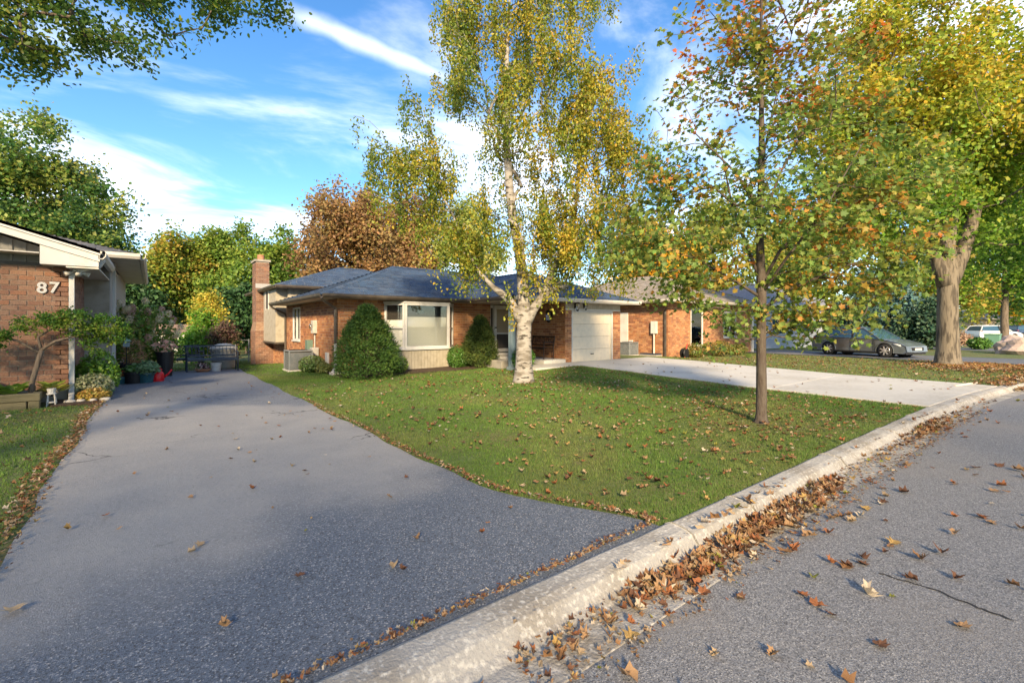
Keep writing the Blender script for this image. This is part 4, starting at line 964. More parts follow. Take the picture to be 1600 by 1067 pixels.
# --- young red maple in front
mx_, my_ = 7.5, 3.28
trk = [(mx_, my_, -.05, .15), (mx_, my_, .05, .096), (mx_, my_, .14, .08), (mx_+.01, my_, .5, .074), (mx_, my_, 1.2, .071), (mx_, my_, 1.9, .068), (mx_+.01, my_, 2.1, .072), (mx_, my_+.02, 3, .05), (mx_+.02, my_, 4.2, .045), (mx_, my_, 5.5, .03), (mx_, my_, 6.6, .02), (mx_, my_, 7.4, .01)]
mm_ = (mx_, my_)
def ml(r_, a_, z, rr, rd, rz_, wt=1): x, y = camside(r_, a_); return ((mx_+x, my_+y, z), (rr, rd, rz_), 7 if z < 1.95 else (1.5 if z < 3 else wt))
def lb(*q): return [off(mm_, r_, a_, z)+(rd,) for r_, a_, z, rd in q]
limbs = [lb((0, 0, 2.15, .03), (.35, .1, 2.7, .024), (.9, .2, 3.2, .016), (1.5, .3, 3.7, .008)), lb((0, 0, 2.2, .03), (-.15, .1, 2.7, .026), (-.35, .2, 3.4, .018), (-.5, .3, 4.4, .008)),
         lb((0, 0, 1.95, .026), (-.4, 0, 2.2, .02), (-1.0, 0, 2.55, .014), (-1.7, .1, 2.8, .007)), lb((0, 0, 1.75, .028), (.5, 0, 2.1, .022), (1.1, .1, 2.35, .015), (1.8, .1, 2.6, .007)),
         lb((0, 0, 2.0, .026), (.2, -.3, 2.5, .02), (.6, -.6, 3.2, .012), (.9, -.9, 4.0, .006)), lb((0, 0, 1.35, .014), (.2, -.1, 1.5, .01), (.5, -.1, 1.62, .006)), lb((0, 0, 1.3, .014), (-.25, -.1, 1.3, .01), (-.65, -.1, 1.28, .005)),
         lb((0, 0, 3.1, .024), (.3, 0, 3.9, .018), (.9, .1, 4.9, .008)), lb((0, 0, 3.3, .024), (-.4, 0, 3.9, .018), (-1.1, -.1, 4.5, .008)), lb((0, 0, 4.0, .02), (.3, .2, 5.0, .012), (.6, .2, 6.2, .006))]
m_ells = [ml(-1.8, .1, 2.6, .55, .7, .4), ml(-1.0, -.1, 2.35, .8, .8, .3), ml(-1.9, 0, 3.7, .5, .6, .4), ml(2.0, 0, 2.7, .5, .6, .4), ml(2.0, 0, 3.9, .6, .8, .6), ml(-1.3, 0, 2.75, .9, .9, .42), ml(-1.5, .2, 3.3, .75, .9, .45), ml(-.6, 0, 3.0, .8, 1.0, .5), ml(1.2, 0, 2.55, 1.0, 1.0, .5), ml(1.7, -.1, 2.2, .65, .8, .35), ml(.6, -.3, 3.1, .9, 1.0, .5), ml(1.6, 0, 3.3, .8, .9, .6), ml(-.8, 0, 4.0, 1.0, 1.0, .7), ml(.8, 0, 4.2, 1.1, 1.1, .8),
          ml(-.5, 0, 5.3, .9, 1.0, .8), ml(.6, 0, 5.4, 1.1, 1.1, .9), ml(0, 0, 6.5, 1.1, 1.1, .9), ml(-.5, 0, 1.45, .35, .4, .22, .8), ml(.45, 0, 1.7, .45, .4, .22), ml(-.7, 0, 1.2, .25, .3, .1), ml(1.1, 0, 1.7, .55, .5, .18), ml(-.35, -.2, 2.1, .5, .5, .3), ml(.5, 0, 2.0, .5, .5, .3)]
def maple_col(pos, tipc, rng):
    z = pos[:, 2]
    return np.clip(.10+.30*tipc+.27*smooth(4.4, 5.6, z)*tipc**.5+.20*(tipc > .84)+.10*smooth(7.6, 9.0, pos[:, 0])+.10*rng.normal(size=len(z)), 0, .999)
tree('maple_tree', 'young slender maple with green and red leaves standing on the front lawn near the kerb', 'tree', (mx_, my_, 0), [trk]+limbs, m_ells, 900, 19, .082, .12, MAPLEP, 5, bark=m_barky, tmpl=STAR, rtip=.004, rpow=.38,
     bf=.25, tsides=10, colf=maple_col, maxr=.02, nup=.9, flat=.7, clump=(170, .20))

# --- big old maple by the neighbour's drive
rx_, ry_ = 24.4, 3.7
trk = [(rx_, ry_, -.05, .54), (rx_, ry_, .15, .42), (rx_, ry_, .6, .36), (rx_, ry_, 1.6, .33), (rx_, ry_, 2.9, .32), (rx_+.1, ry_, 3.6, .32), (rx_+.2, ry_+.1, 4.6, .30), (rx_+.4, ry_, 6.0, .24), (rx_+.5, ry_, 8, .18), (rx_+.4, ry_, 10.5, .1), (rx_+.3, ry_, 13, .04)]
rr_ = (rx_, ry_)
def rb(*q): return [off(rr_, r_, a_, z)+(rd,) for r_, a_, z, rd in q]
rl = [rb((-.1, 0, 3.1, .27), (-.35, 0, 3.9, .22), (-.6, .1, 4.8, .18), (-1.2, .2, 6.5, .13), (-2.2, .2, 8.5, .06)), rb((.1, 0, 3.2, .28), (.5, 0, 4.2, .24), (1.0, .1, 5.4, .2), (1.6, .2, 7.2, .14), (2.6, .2, 9.5, .06)), rb((.2, .3, 3.8, .18), (1.0, .8, 5.5, .13), (2.0, 1.2, 6.8, .07)), rb((-.2, -.2, 4.2, .14), (-1.2, -.6, 5.6, .1), (-2.6, -.8, 6.8, .05))]
def re(r_, a_, z, a, b, c, wt=1): x, y = camside(r_, a_); return ((rx_+x, ry_+y, z), (a, b, c), wt)
r_ells = [re(-5.0, 0, 7.4, 1.6, 1.8, 1.2), re(-5.2, 0, 9.6, 1.8, 2.0, 1.5), re(-3.6, 0, 11.6, 2.0, 2.0, 1.6), re(-4.8, 0, 5.7, 1.2, 1.3, .7), re(-2.6, 0, 6.5, 2.2, 2.4, 1.6), re(-2.8, 0, 8.6, 2.4, 2.6, 1.8), re(-.6, 0, 8.8, 2.6, 2.8, 2.0), re(2.2, 0, 8.6, 2.6, 2.8, 2.1), re(-1.8, 0, 10.8, 2.6, 2.6, 2.0), re(1.2, 0, 11.4, 3.0, 3.0, 2.2), re(3.6, 0, 6.4, 2.2, 2.4, 1.8), re(-3.6, -.2, 5.0, 1.5, 1.5, .9), re(2.8, .4, 4.9, 2.0, 2.2, 1.1), re(4.2, 0, 9, 2.4, 2.4, 2.0), re(0, 0, 13.4, 2.8, 2.8, 1.6)]
def rm_col(pos, tipc, rng): return np.clip(.52*tipc+.42*smooth(5.5, 10, pos[:, 2])-.10*smooth(24, 27, pos[:, 0])+.08*rng.normal(size=len(pos)), 0, .999)
tree('maple_tree', 'broad old maple with thick forked trunk and golden green crown by the grey car', 'tree', (rx_, ry_, 0), [trk]+rl, r_ells, 980, 80, .165, .30, RMAPLE, 9, bark=m_barkr, tmpl=DIAM, rtip=.012, rpow=.40, bf=.3, tsides=14, colf=rm_col, maxr=.14, clump=(170, .5))

# --- the shade tree whose boughs hang over the drive (trunk beside the camera)
ox, oy = -5.2, 2.9
trk = straight(ox, oy, -.05, 9.5, .34)
ol = [[(ox, oy, 3.6, .17), (ox+1.6, oy+.8, 4.7, .12), (ox+3.2, oy+1.8, 5.3, .08), (ox+4.6, oy+2.9, 5.35, .04)], [(ox, oy, 4.4, .16), (ox+1.8, oy+.3, 5.6, .11), (ox+4.0, oy+.9, 6.3, .07), (ox+6.0, oy+1.9, 6.5, .03)]]
oe = []
for px_, py_, d_, a, c in ((20, 40, 5.2, .55, .55), (60, 110, 5.0, .35, .25), (110, 30, 5.2, .6, .45), (190, 40, 5.3, .6, .4), (130, -20, 5.3, .8, .5), (270, 20, 5.4, .5, .3), (340, 10, 5.6, .5, .3), (245, 60, 5.2, .35, .18), (420, 45, 5.9, .16, .22), (390, -10, 5.9, .5, .3), (300, -60, 5.6, 1.0, .5), (80, -120, 5.2, 1.2, .7), (-120, 20, 4.6, .8, .6), (15, 130, 4.9, .2, .15)):
    p = atd(px_, py_, d_); oe.append(((p.x, p.y, p.z), (a, a, c)))
oe += [((ox-1, oy, 7), (2.4, 2.4, 1.8), .05), ((ox+2, oy-1, 7.5), (2.6, 2.6, 1.6), .05), ((ox, oy-2, 6.2), (2, 2, 1.4), .05)]
LOCUST = [(0.03, 0.065, 0.018), (0.045, 0.09, 0.02), (0.075, 0.12, 0.022), (0.13, 0.15, 0.025)]
tree('locust_tree', 'tall locust tree whose fine leafy boughs hang over the asphalt drive', 'tree', (ox, oy, 0), [trk]+ol, oe, 330, 95, .055, .11, LOCUST, 31, tmpl=LANCE if False else OVAL, rtip=.004, rpow=.38, bf=.2, droop=.1, maxr=.05, flat=.7, nup=.3, along=.6)

# --- unseen trees beside and behind the camera, added to shade lawns and walls
for i, (x, y, h, cr_, lab) in enumerate(((-11.5, -9.5, 11.0, 4.6, 'broad unseen tree added on the opposite verge to shade the drive'), (-19, -13, 12.5, 5.2, 'tall unseen tree added for shade on the opposite verge beside a lower one'), (-21, -5.2, 11.5, 4.8, 'rounded unseen tree added for shade alone down the street'),
                                 (-3.5, -13.5, 9.0, 4.2, 'low spreading unseen tree added for shade straight across the street'), (-11.0, 2.9, 9.5, 4.2, 'denser unseen tree added to shade the front wall of the numbered house'), (-30, -14, 14, 6, 'largest unseen tree added for shade far down the opposite verge'), (-13.5, -19.5, 13.5, 5.4, 'tall unseen tree added for shade set back across the street'), (1.5, -13.5, 9.5, 4.2, 'unseen tree added for shade across from the front lawn'))):
    el = [((x, y, h*.62), (cr_, cr_, h*.30)), ((x+cr_*.5, y+cr_*.2, h*.45), (cr_*.6, cr_*.6, h*.22)), ((x-cr_*.5, y-cr_*.2, h*.5), (cr_*.6, cr_*.6, h*.24)), ((x+.3, y, h*.85), (cr_*.55, cr_*.55, h*.15))]
    tree('added_shade_tree', lab, 'tree', (x, y, 0), [straight(x, y, -.05, h*.8, .3)], el, 95, 24 if x == -11.0 else 17, .30, .75, GREEN, 50+i, rtip=.02, maxr=.12, group='unseen trees added for shade')

# --- background trees
def bg(name, label, px, py_top, d, half_px, z0, palette, seed, n=170, leaves=70, size=.3, spread=.5, conic=False, mat_=LEAF, lowcut=None, group=None, flat=1.0, tm=DIAM, cat='tree', bark=m_bark, ell=None):
    b = atd(px, 510, d); h = CAM_H+(510-py_top)/720*d; r = half_px/720*d; zb = float(gz(b.x, b.y))
    if ell: el = [((b.x+e[0]*r*.788, b.y-e[0]*r*.615, e[1]*h), (e[2]*r, e[2]*r, e[3]*h)) for e in ell]
    elif conic: el = [((b.x, b.y, h*(.10+.85*k/7)), (r*(1.0-.86*k/7), r*(1.0-.86*k/7), h*.085)) for k in range(8)]
    else:
        el = [((b.x, b.y, (z0+h)/2), (r*.8, r*.8, (h-z0)*.42)), ((b.x+r*.45*.788, b.y-r*.45*.615, z0+(h-z0)*.42), (r*.55, r*.55, (h-z0)*.3)), ((b.x-r*.45*.788, b.y+r*.45*.615, z0+(h-z0)*.45), (r*.55, r*.55, (h-z0)*.32)),
              ((b.x+.1*r, b.y, z0+(h-z0)*.8), (r*.5, r*.5, (h-z0)*.2)), ((b.x-.35*r, b.y+.2*r, z0+(h-z0)*.72), (r*.4, r*.4, (h-z0)*.18))]
    return tree(name, label, cat, (b.x, b.y, zb), [straight(b.x, b.y, zb-.1, (h-zb)*.86, max(.08, h*.018))], el, n, leaves, size, spread, palette, seed, rtip=.015, maxr=.12, mat_=mat_, group=group, flat=flat, tmpl=tm, bark=bark, clump=(max(20, n//5), r*.16))
YELG = [(0.075, 0.12, 0.02), (0.12, 0.155, 0.025), (0.18, 0.175, 0.03), (0.25, 0.175, 0.035)]
CEDG = [(0.05, 0.095, 0.018), (0.09, 0.145, 0.025), (0.155, 0.19, 0.035)]
DKG = [(0.012, 0.032, 0.012), (0.02, 0.05, 0.016), (0.035, 0.07, 0.022)]
GOLD = [(0.22, 0.17, 0.02), (0.36, 0.24, 0.022), (0.45, 0.26, 0.025)]
BLUEG = [(0.035, 0.075, 0.075), (0.05, 0.10, 0.10), (0.07, 0.12, 0.12)]
bg('broadleaf_tree', 'large green broadleaf tree rising behind the numbered house roof', 40, 205, 46, 155, 3.0, [(0.025, 0.06, 0.016), (0.04, 0.09, 0.02), (0.10, 0.14, 0.03), (0.17, 0.18, 0.04)], 101, 420, 110, .38, .6)
bg('broadleaf_tree', 'smaller green tree close behind the eave corner of the numbered house', 135, 310, 44, 65, 1.0, [(0.022, 0.055, 0.02), (0.035, 0.08, 0.022), (0.12, 0.15, 0.03)], 102, 200, 90, .36, .5)
for i, (px, top, hp, pal, lab) in enumerate(((248, 352, 48, YELG, 'golden tinted cedar at the end of the backyard tree row, beside the hydrangea'), (300, 340, 45, YELG, 'tall golden green cedar behind the white shed'), (352, 338, 46, CEDG, 'light green cedar behind the small yellow tree'),
                                      (400, 342, 45, CEDG, 'green cedar directly behind the brick chimney'), (447, 346, 42, CEDG, 'green cedar between the chimney and the copper tree'), (325, 365, 60, CEDG, 'dense cedar filling the middle of the backyard row'))):
    bg('cedar_tree', lab, px, top, 38+(i % 3)*1.6, hp, .2, pal, 110+i, 170, 95, .27, .40, ell=[(0, .30, .95, .30), (0, .55, .85, .25), (.1, .75, .65, .2), (-.2, .62, .7, .2), (0, .92, .3, .09), (.15, .12, .9, .13)], group='backyard cedar row', bark=m_barkd)
bg('dark_evergreen', 'dark evergreen at the back of the yard left of the shed', 215, 420, 36, 60, 0, DKG, 120, 170, 80, .3, .4, mat_=NEEDLE)
bg('dark_evergreen', 'dark evergreen filling the gap beside the chimney base', 385, 445, 33, 38, 0, DKG, 121, 150, 80, .26, .35, mat_=NEEDLE)
bg('yellow_tree', 'small bright yellow tree in the backyard behind the benches', 326, 456, 27, 19, 1.0, [(0.16, 0.16, 0.02), (0.27, 0.23, 0.035), (0.36, 0.28, 0.05)], 122, 80, 60, .16, .22)
bg('green_shrub', 'rounded fresh green shrub in the backyard below the yellow tree', 314, 486, 23.5, 32, -.2, [(0.05, 0.12, 0.015), (0.08, 0.17, 0.02), (0.13, 0.2, 0.03)], 123, 90, 70, .13, .2, cat='shrub')
bg('purple_shrub', 'dusky purple leaved shrub beside the rounded green shrub', 350, 505, 23, 20, -.2, [(0.06, 0.035, 0.03), (0.1, 0.06, 0.05), (0.06, 0.07, 0.03)], 124, 70, 50, .12, .2, cat='shrub')
bg('copper_tree', 'rust brown autumn tree rising behind the house roof', 560, 296, 36, 88, 2.0, COPPER, 125, 340, 110, .24, .42)
bg('copper_tree', 'lower rust brown tree beside the taller rust one behind the ridge', 640, 318, 40, 60, 2.0, COPPER, 126, 220, 95, .25, .4)
bg('pale_tree', 'pale green tree behind the house where the birch crown ends', 720, 312, 40, 66, 2.0, [(0.10, 0.13, 0.03), (0.15, 0.18, 0.04), (0.22, 0.22, 0.06)], 127, 190, 80, .28, .45)
bg('gold_tree', 'golden leaved tree behind the neighbour roof', 1030, 338, 40, 70, 2.0, GOLD, 128, 200, 75, .28, .45)
bg('gold_tree', 'yellow green tree further along behind the neighbour house', 1130, 300, 46, 88, 2.0, YELG, 129, 220, 75, .3, .5)
bg('gold_tree', 'tall yellow green tree behind the blue grey house', 1250, 330, 52, 70, 2.0, RMAPLE, 130, 190, 75, .34, .5)
bg('blue_spruce', 'blue grey spruce behind the parked grey car', 1385, 345, 36, 58, 0, BLUEG, 131, 200, 75, .28, .3, conic=True, mat_=NEEDLE)
bg('dark_evergreen', 'low dark juniper behind the hood of the grey car', 1440, 480, 30, 42, 0, [(0.015, 0.04, 0.025), (0.03, 0.06, 0.035), (0.05, 0.08, 0.045)], 132, 120, 80, .2, .28, mat_=NEEDLE, cat='shrub')
bg('dark_evergreen', 'bluish evergreen shrub beside the blue grey house', 1335, 470, 34, 36, 0, [(0.02, 0.045, 0.04), (0.03, 0.06, 0.05)], 133, 120, 70, .22, .3, mat_=NEEDLE, cat='shrub')
bg('broadleaf_tree', 'green tree at the far end of the street behind the thick maple trunk', 1570, 250, 40, 105, 2.2, [(0.04, 0.09, 0.012), (0.07, 0.14, 0.016), (0.13, 0.19, 0.022)], 134, 330, 80, .3, .5)
bg('broadleaf_tree', 'dark green tree behind the two far parked cars', 1640, 330, 62, 130, .8, [(0.03, 0.07, 0.012), (0.05, 0.1, 0.016), (0.1, 0.14, 0.02)], 135, 220, 70, .42, .6)
bg('gold_tree', 'far yellow tree above the pale roofed house', 1575, 470, 75, 48, 1.5, GOLD, 136, 120, 60, .4, .6)
bg('gold_tree', 'golden tree beyond the blue spruce', 1450, 380, 58, 80, 1.5, YELG, 137, 190, 70, .38, .6)
bg('gold_tree', 'orange tinted tree beyond the two far cars', 1515, 440, 80, 50, 1.5, GOLD, 138, 120, 60, .4, .6)
# ------------------------------------------------------------------ shrubs and conifers
def blob(name, label, cat, base, ells, n, size, palette, seed, tmpl=OVAL, mat_=LEAF2, stems=True, nup=.5, shell=.8, group=None, outw=.8, ysc=1.0):
    rng = np.random.default_rng(seed); t = T(name, label, cat, base, group)
    pos, d = sample_crown(rng, ells, n, shell); keep = pos[:, 2] > base[2]+.02; pos = pos[keep]; d = d[keep]; N = len(pos)
    nrm = d*outw+rng.normal(size=(N, 3))*.55+np.array([0, 0, nup]); al = d+rng.normal(size=(N, 3))*.5+np.array([0, 0, .3])
    pal = np.clip(np.array(palette)*1.5, 0, .85); cl = np.sin(pos[:, 0]*7+seed)*np.sin(pos[:, 1]*6+1)*np.sin(pos[:, 2]*8)*.35+.5
    w_ = np.clip(cl+rng.normal(size=N)*.2, 0, .999)*(len(pal)-1); i0 = w_.astype(int); f = (w_-i0)[:, None]
    col = np.clip((pal[i0]*(1-f)+pal[np.minimum(i0+1, len(pal)-1)]*f)*rng.uniform(.75, 1.25, (N, 1)), 0, 1)
    inst_mesh('foliage', tmpl[0]-np.array([0, .3, 0]), tmpl[1], pos, frames(nrm, rng, along=al), size*rng.uniform(.7, 1.3, N), col, mat_, t)
    if stems:
        mb = MB(); c = Vector(base)
        for k in range(7):
            e = ells[k % len(ells)]; q = Vector(e[0])+Vector(rng.normal(size=3)*np.array(e[1])*.35); m = c.lerp(q, .5)+Vector((0, 0, .05))
            mb.tube([c-Vector((0, 0, .03)), m, q], [.014, .01, .004], 5)
        mb.build('stems', m_barkd, t, kind='stuff')
    return t
def conifer(label, x, y, h, r, seed, pal):
    rng = np.random.default_rng(seed); z0 = float(gz(x, y)); t = T('dwarf_spruce', label, 'shrub', (x, y, z0))
    mb = MB(); mb.tube([(x, y, z0-.05), (x, y, z0+h*.5), (x, y, z0+h*.95)], [.05, .035, .008], 8); mb.build('trunk', m_bark, t, smooth=True)
    # tufts: short shoots bunched on the outline, over a filled core coloured darker as inner shade
    nc = 420; u0 = rng.random(nc)**.85; t0 = rng.random(nc)*2*np.pi; per = 46; n = nc*per+5000
    def prof(u): return np.interp(u, [0, .06, .16, .3, .5, .7, .88, .96, 1.0], [.80, .95, 1.0, .95, .78, .55, .29, .16, .03])
    cr_ = r*prof(u0)*rng.uniform(.84, 1.04, nc); cen = np.stack([x+cr_*np.cos(t0), y+cr_*np.sin(t0), z0+.08+u0*h*.95], 1)
    pos = np.repeat(cen, per, 0)+rng.normal(size=(nc*per, 3))*np.repeat(.035+.05*prof(u0)*r, per)[:, None]; tone = np.repeat(rng.random(nc), per); th = np.repeat(t0, per)
    u2 = rng.random(5000)**.8; t2 = rng.random(5000)*2*np.pi; r2 = r*prof(u2)*rng.uniform(.5, .86, 5000)
    pos = np.concatenate([pos, np.stack([x+r2*np.cos(t2), y+r2*np.sin(t2), z0+.06+u2*h*.93], 1)]); th = np.concatenate([th, t2]); tone = np.concatenate([tone, rng.random(5000)*.4])
    pos[:, 2] = np.maximum(pos[:, 2], z0+.03)
    out = np.stack([np.cos(th), np.sin(th), .6+0*th], 1); al = out+rng.normal(size=(n, 3))*.45; nrm = rng.normal(size=(n, 3))+np.array([0, 0, .6])
    pa = np.array(pal)*1.5; w_ = np.clip(tone+rng.normal(size=n)*.12, 0, .999)*(len(pa)-1); i0 = w_.astype(int); f = (w_-i0)[:, None]
    col = (pa[i0]*(1-f)+pa[i0+1]*f)*rng.uniform(.7, 1.3, (n, 1))
    inst_mesh('foliage', SPRAY[0], SPRAY[1], pos, frames(nrm, rng, along=al), .085*rng.uniform(.7, 1.3, n), col, NEEDLE, t)
    return t
SPR = [(0.018, 0.045, 0.010), (0.035, 0.075, 0.014), (0.06, 0.10, 0.02)]
conifer('wide cone-shaped dwarf spruce beside the corner of the brick house', 4.98, 13.3, 2.12, .90, 3, SPR)
conifer('narrower olive dwarf spruce between the bay window and porch steps', 9.28, 13.75, 1.78, .60, 4, [(0.025, 0.045, 0.012), (0.045, 0.07, 0.016), (0.075, 0.09, 0.02)])
SHG = [(0.025, 0.075, 0.012), (0.045, 0.11, 0.016), (0.08, 0.15, 0.025)]
def shrub(label, x, y, r, h, n, size, pal, seed, name='shrub', cat='shrub', **k):
    z = float(gz(x, y)); return blob(name, label, cat, (x, y, z), [((x, y, z+h*.5), (r, r, h*.5)), ((x-r*.35, y-.1*r, z+h*.42), (r*.7, r*.7, h*.42)), ((x+r*.35, y+.1*r, z+h*.4), (r*.65, r*.65, h*.4))], n, size, pal, seed, **k)
shrub('small leafy green shrub between the wide spruce and the bay window', 6.2, 13.9, .36, .58, 1400, .055, [(0.06, 0.11, 0.02), (0.10, 0.15, 0.03), (0.13, 0.15, 0.04)], 200)
shrub('rounded glossy green boxwood under the right end of the bay window', 8.65, 14.15, .46, .82, 4200, .045, SHG, 201)
shrub('bright green shrub at the porch corner behind the birch trunk', 9.75, 11.9, .42, .78, 2600, .06, [(0.03, 0.09, 0.012), (0.06, 0.14, 0.02), (0.10, 0.18, 0.03)], 202)
shrub('pale edged leafy shrub beside the air conditioner', 4.15, 16.0, .42, .55, 2200, .06, [(0.05, 0.10, 0.02), (0.10, 0.15, 0.04), (0.2, 0.2, 0.1)], 203)
shrub('clump of yellowing grass at the brick corner by the splash block', 4.35, 15.35, .26, .32, 900, .10, [(0.10, 0.13, 0.03), (0.2, 0.18, 0.05)], 204, tmpl=LANCE, name='grass_clump', cat='plant')
for k, (x, y, r, h, lab) in enumerate(((20.5, 12.0, .55, .7, 'mixed green shrub under the neighbour window'), (22.6, 11.9, .6, .8, 'reddish green shrub along the neighbour front wall'), (24.2, 11.8, .5, .6, 'small shrub near the far end of the neighbour wall'))):
    shrub(lab, x, y, r, h, 1500, .08, [(0.04, 0.09, 0.015), (0.10, 0.10, 0.02), (0.16, 0.10, 0.03)][:3], 210+k)
# bed beside the numbered house
lx, ly = -1.75, 12.35
sh = [(lx-.05, ly, .05, .05), (lx-.03, ly, .45, .042), (lx+.06, ly-.05, .85, .04), (lx+.10, ly-.05, 1.05, .036)]
lims = [[(lx+.10, ly-.05, 1.05, .03), (lx+.30, ly-.12, 1.22, .024), (lx+.55, ly-.1, 1.30, .018), (lx+.85, ly-.05, 1.42, .01)], [(lx+.10, ly-.05, 1.05, .028), (lx+.05, ly, 1.3, .02), (lx+.3, ly, 1.5, .012)], [(lx+.08, ly-.05, 1.0, .026), (lx-.2, ly, 1.22, .02), (lx-.6, ly+.02, 1.4, .012), (lx-.9, ly, 1.35, .008)]]
se = [((lx+.1, ly-.05, 1.60), (.42, .3, .16)), ((lx+.55, ly-.05, 1.62), (.45, .32, .2)), ((lx+.95, ly-.05, 1.5), (.40, .3, .24)), ((lx+1.15, ly, 1.32), (.28, .25, .2)), ((lx-.35, ly, 1.45), (.3, .25, .12)), ((lx-.55, ly, 1.25), (.28, .25, .16)), ((lx-.85, ly, 1.15), (.35, .25, .16)), ((lx+.65, ly-.1, 1.42), (.3, .22, .12)), ((lx+.85, ly, 1.1), (.25, .2, .18))]
tree('pruned_garden_tree', 'low flat-topped ornamental tree with a crooked trunk before the brick wall of 87', 'tree', (lx-.05, ly, 0), [sh]+lims, se, 150, 48, .05, .065, [(0.025, 0.07, 0.012), (0.045, 0.10, 0.016), (0.08, 0.14, 0.02), (0.14, 0.17, 0.03)], 220, tmpl=OVAL, rtip=.003, maxr=.012, flat=.6, bf=.2)
shrub('tall bright green shrub behind the white downspout of 87', -.95, 13.7, .38, .95, 2400, .065, [(0.06, 0.14, 0.015), (0.10, 0.19, 0.02), (0.16, 0.22, 0.03)], 221)
shrub('variegated pale leaved shrub at the foot of the white downspout', -1.0, 13.05, .36, .52, 2200, .05, [(0.09, 0.13, 0.05), (0.17, 0.19, 0.10), (0.26, 0.25, 0.16)], 222)
shrub('low orange tinted perennial clump at the edge of the asphalt drive', -.92, 12.55, .26, .26, 800, .055, [(0.10, 0.13, 0.02), (0.28, 0.20, 0.04), (0.30, 0.16, 0.05)], 223, name='perennial_clump', cat='plant')
# hostas in the timber planter
def hosta(label, x, y, z, r, n, seed, pal, leaf=.2):
    rng = np.random.default_rng(seed); t = T('hosta', label, 'plant', (x, y, z), 'hostas in the timber planter'); th = rng.random(n)*2*np.pi; el = rng.uniform(.15, 1.1, n)
    al = np.stack([np.cos(th)*np.cos(el), np.sin(th)*np.cos(el), np.sin(el)], 1); pos = np.array([x, y, z])+al*r*rng.uniform(.25, .8, (n, 1)); nrm = np.stack([-np.cos(th)*.5, -np.sin(th)*.5, 1+0*th], 1)
    pa = np.array(pal)*1.5; col = pa[rng.integers(0, len(pa), n)]*rng.uniform(.8, 1.2, (n, 1))
    inst_mesh('leaves', OVAL[0]*np.array([1.2, 1, 1]), OVAL[1], pos, frames(nrm, rng, along=al), leaf*rng.uniform(.7, 1.2, n), col, LEAF2, t)
    m = MB().cyl((x, y, z-.05), (x, y, z+.12), .03, .012); m.build('crown_base', m_barkd, t)
hp = [(0.07, 0.15, 0.02), (0.11, 0.20, 0.03), (0.15, 0.22, 0.04)]
hosta('broad leaved lime green hosta at the outer end of the timber planter', -2.55, 12.35, .22, .42, 60, 1, hp, .26); hosta('small lime hosta by the trunk of the pruned tree', -2.02, 12.3, .22, .3, 40, 2, hp, .2); hosta('yellowing hosta between the pruned tree and downspout', -1.52, 12.5, .2, .26, 36, 3, [(0.16, 0.2, 0.03), (0.25, 0.23, 0.05)], .17)
tp = T('timber_planter', 'weathered two-tier timber planter edge on the lawn before the number 87 wall', 'planter', (-2.4, 12.05, 0))
MB().box(-4.2, -1.62, 11.98, 12.11, .14, .28).build('timber', m_wood, tp, bevel=.012); MB().box(-1.78, -1.63, 11.985, 12.13, -.03, .137).build('timber', m_wood, tp, bevel=.012); MB().box(-4.2, -1.80, 12.0, 12.11, -.03, .136).build('timber', m_wood, tp, bevel=.012)
MB().box(-1.755, -1.625, 12.115, 12.9, .145, .278).build('timber', m_wood, tp, bevel=.012)
MB().box(-4.2, -1.76, 12.11, 12.92, -.03, .21).build('soil', m_soil, tp)
ob = T('garden_ornament', 'small white metal plant stand beside the timber planter', 'ornament', (-1.5, 12.2, 0))
mb = MB()
for dx, dy in ((-.06, -.06), (.06, -.06), (-.06, .06), (.06, .06)): mb.cyl((-1.5+dx, 12.2+dy, -.01), (-1.5+dx*.7, 12.2+dy*.7, .24), .01)
for k in range(2): mb.lathe([(.075-.01*k, 0), (.085-.01*k, .012), (.075-.01*k, .024)], (-1.5, 12.2, .06+.16*k), 14)
mb.build('frame', m_offw, ob); MB().lathe([(.0, 0), (.05, 0), (.07, .09), (.06, .09)], (-1.5, 12.2, .24), 12).build('bowl', m_offw, ob)
gs = T('garden_stake_light', 'white stake light with a dark finial standing in the planter foliage', 'garden light', (-2.36, 12.25, .2))
MB().cyl((-2.36, 12.25, .15), (-2.36, 12.25, .82), .02).build('stake', m_white, gs); MB().lathe([(.02, 0), (.05, .04), (.045, .13), (.09, .15), (.02, .23)], (-2.36, 12.25, .82), 12).build('lamp_head', m_black, gs, smooth=True)
for k in range(4):
    x = -1.28+k*.17; s = T('edging_stone', None, None) if False else None
    rs_ = MB().lathe([(0, 0), (.08, .0), (.10, .03), (.08, .07), (0, .08)], (0, 0, 0), 9); rs_.v = [(a*(1+.2*math.sin(3*a*9+k)), b*.7, c) for a, b, c in rs_.v]
    o = rs_.build('edging_stone', m_stone, None, smooth=True); o.location = (x, 12.38+.03*(k % 2), -.005); o.rotation_euler.z = k; prop(o, 'pale edging stone lying at the foot of the white downspout', 'stone', 'edging stones by the downspout')

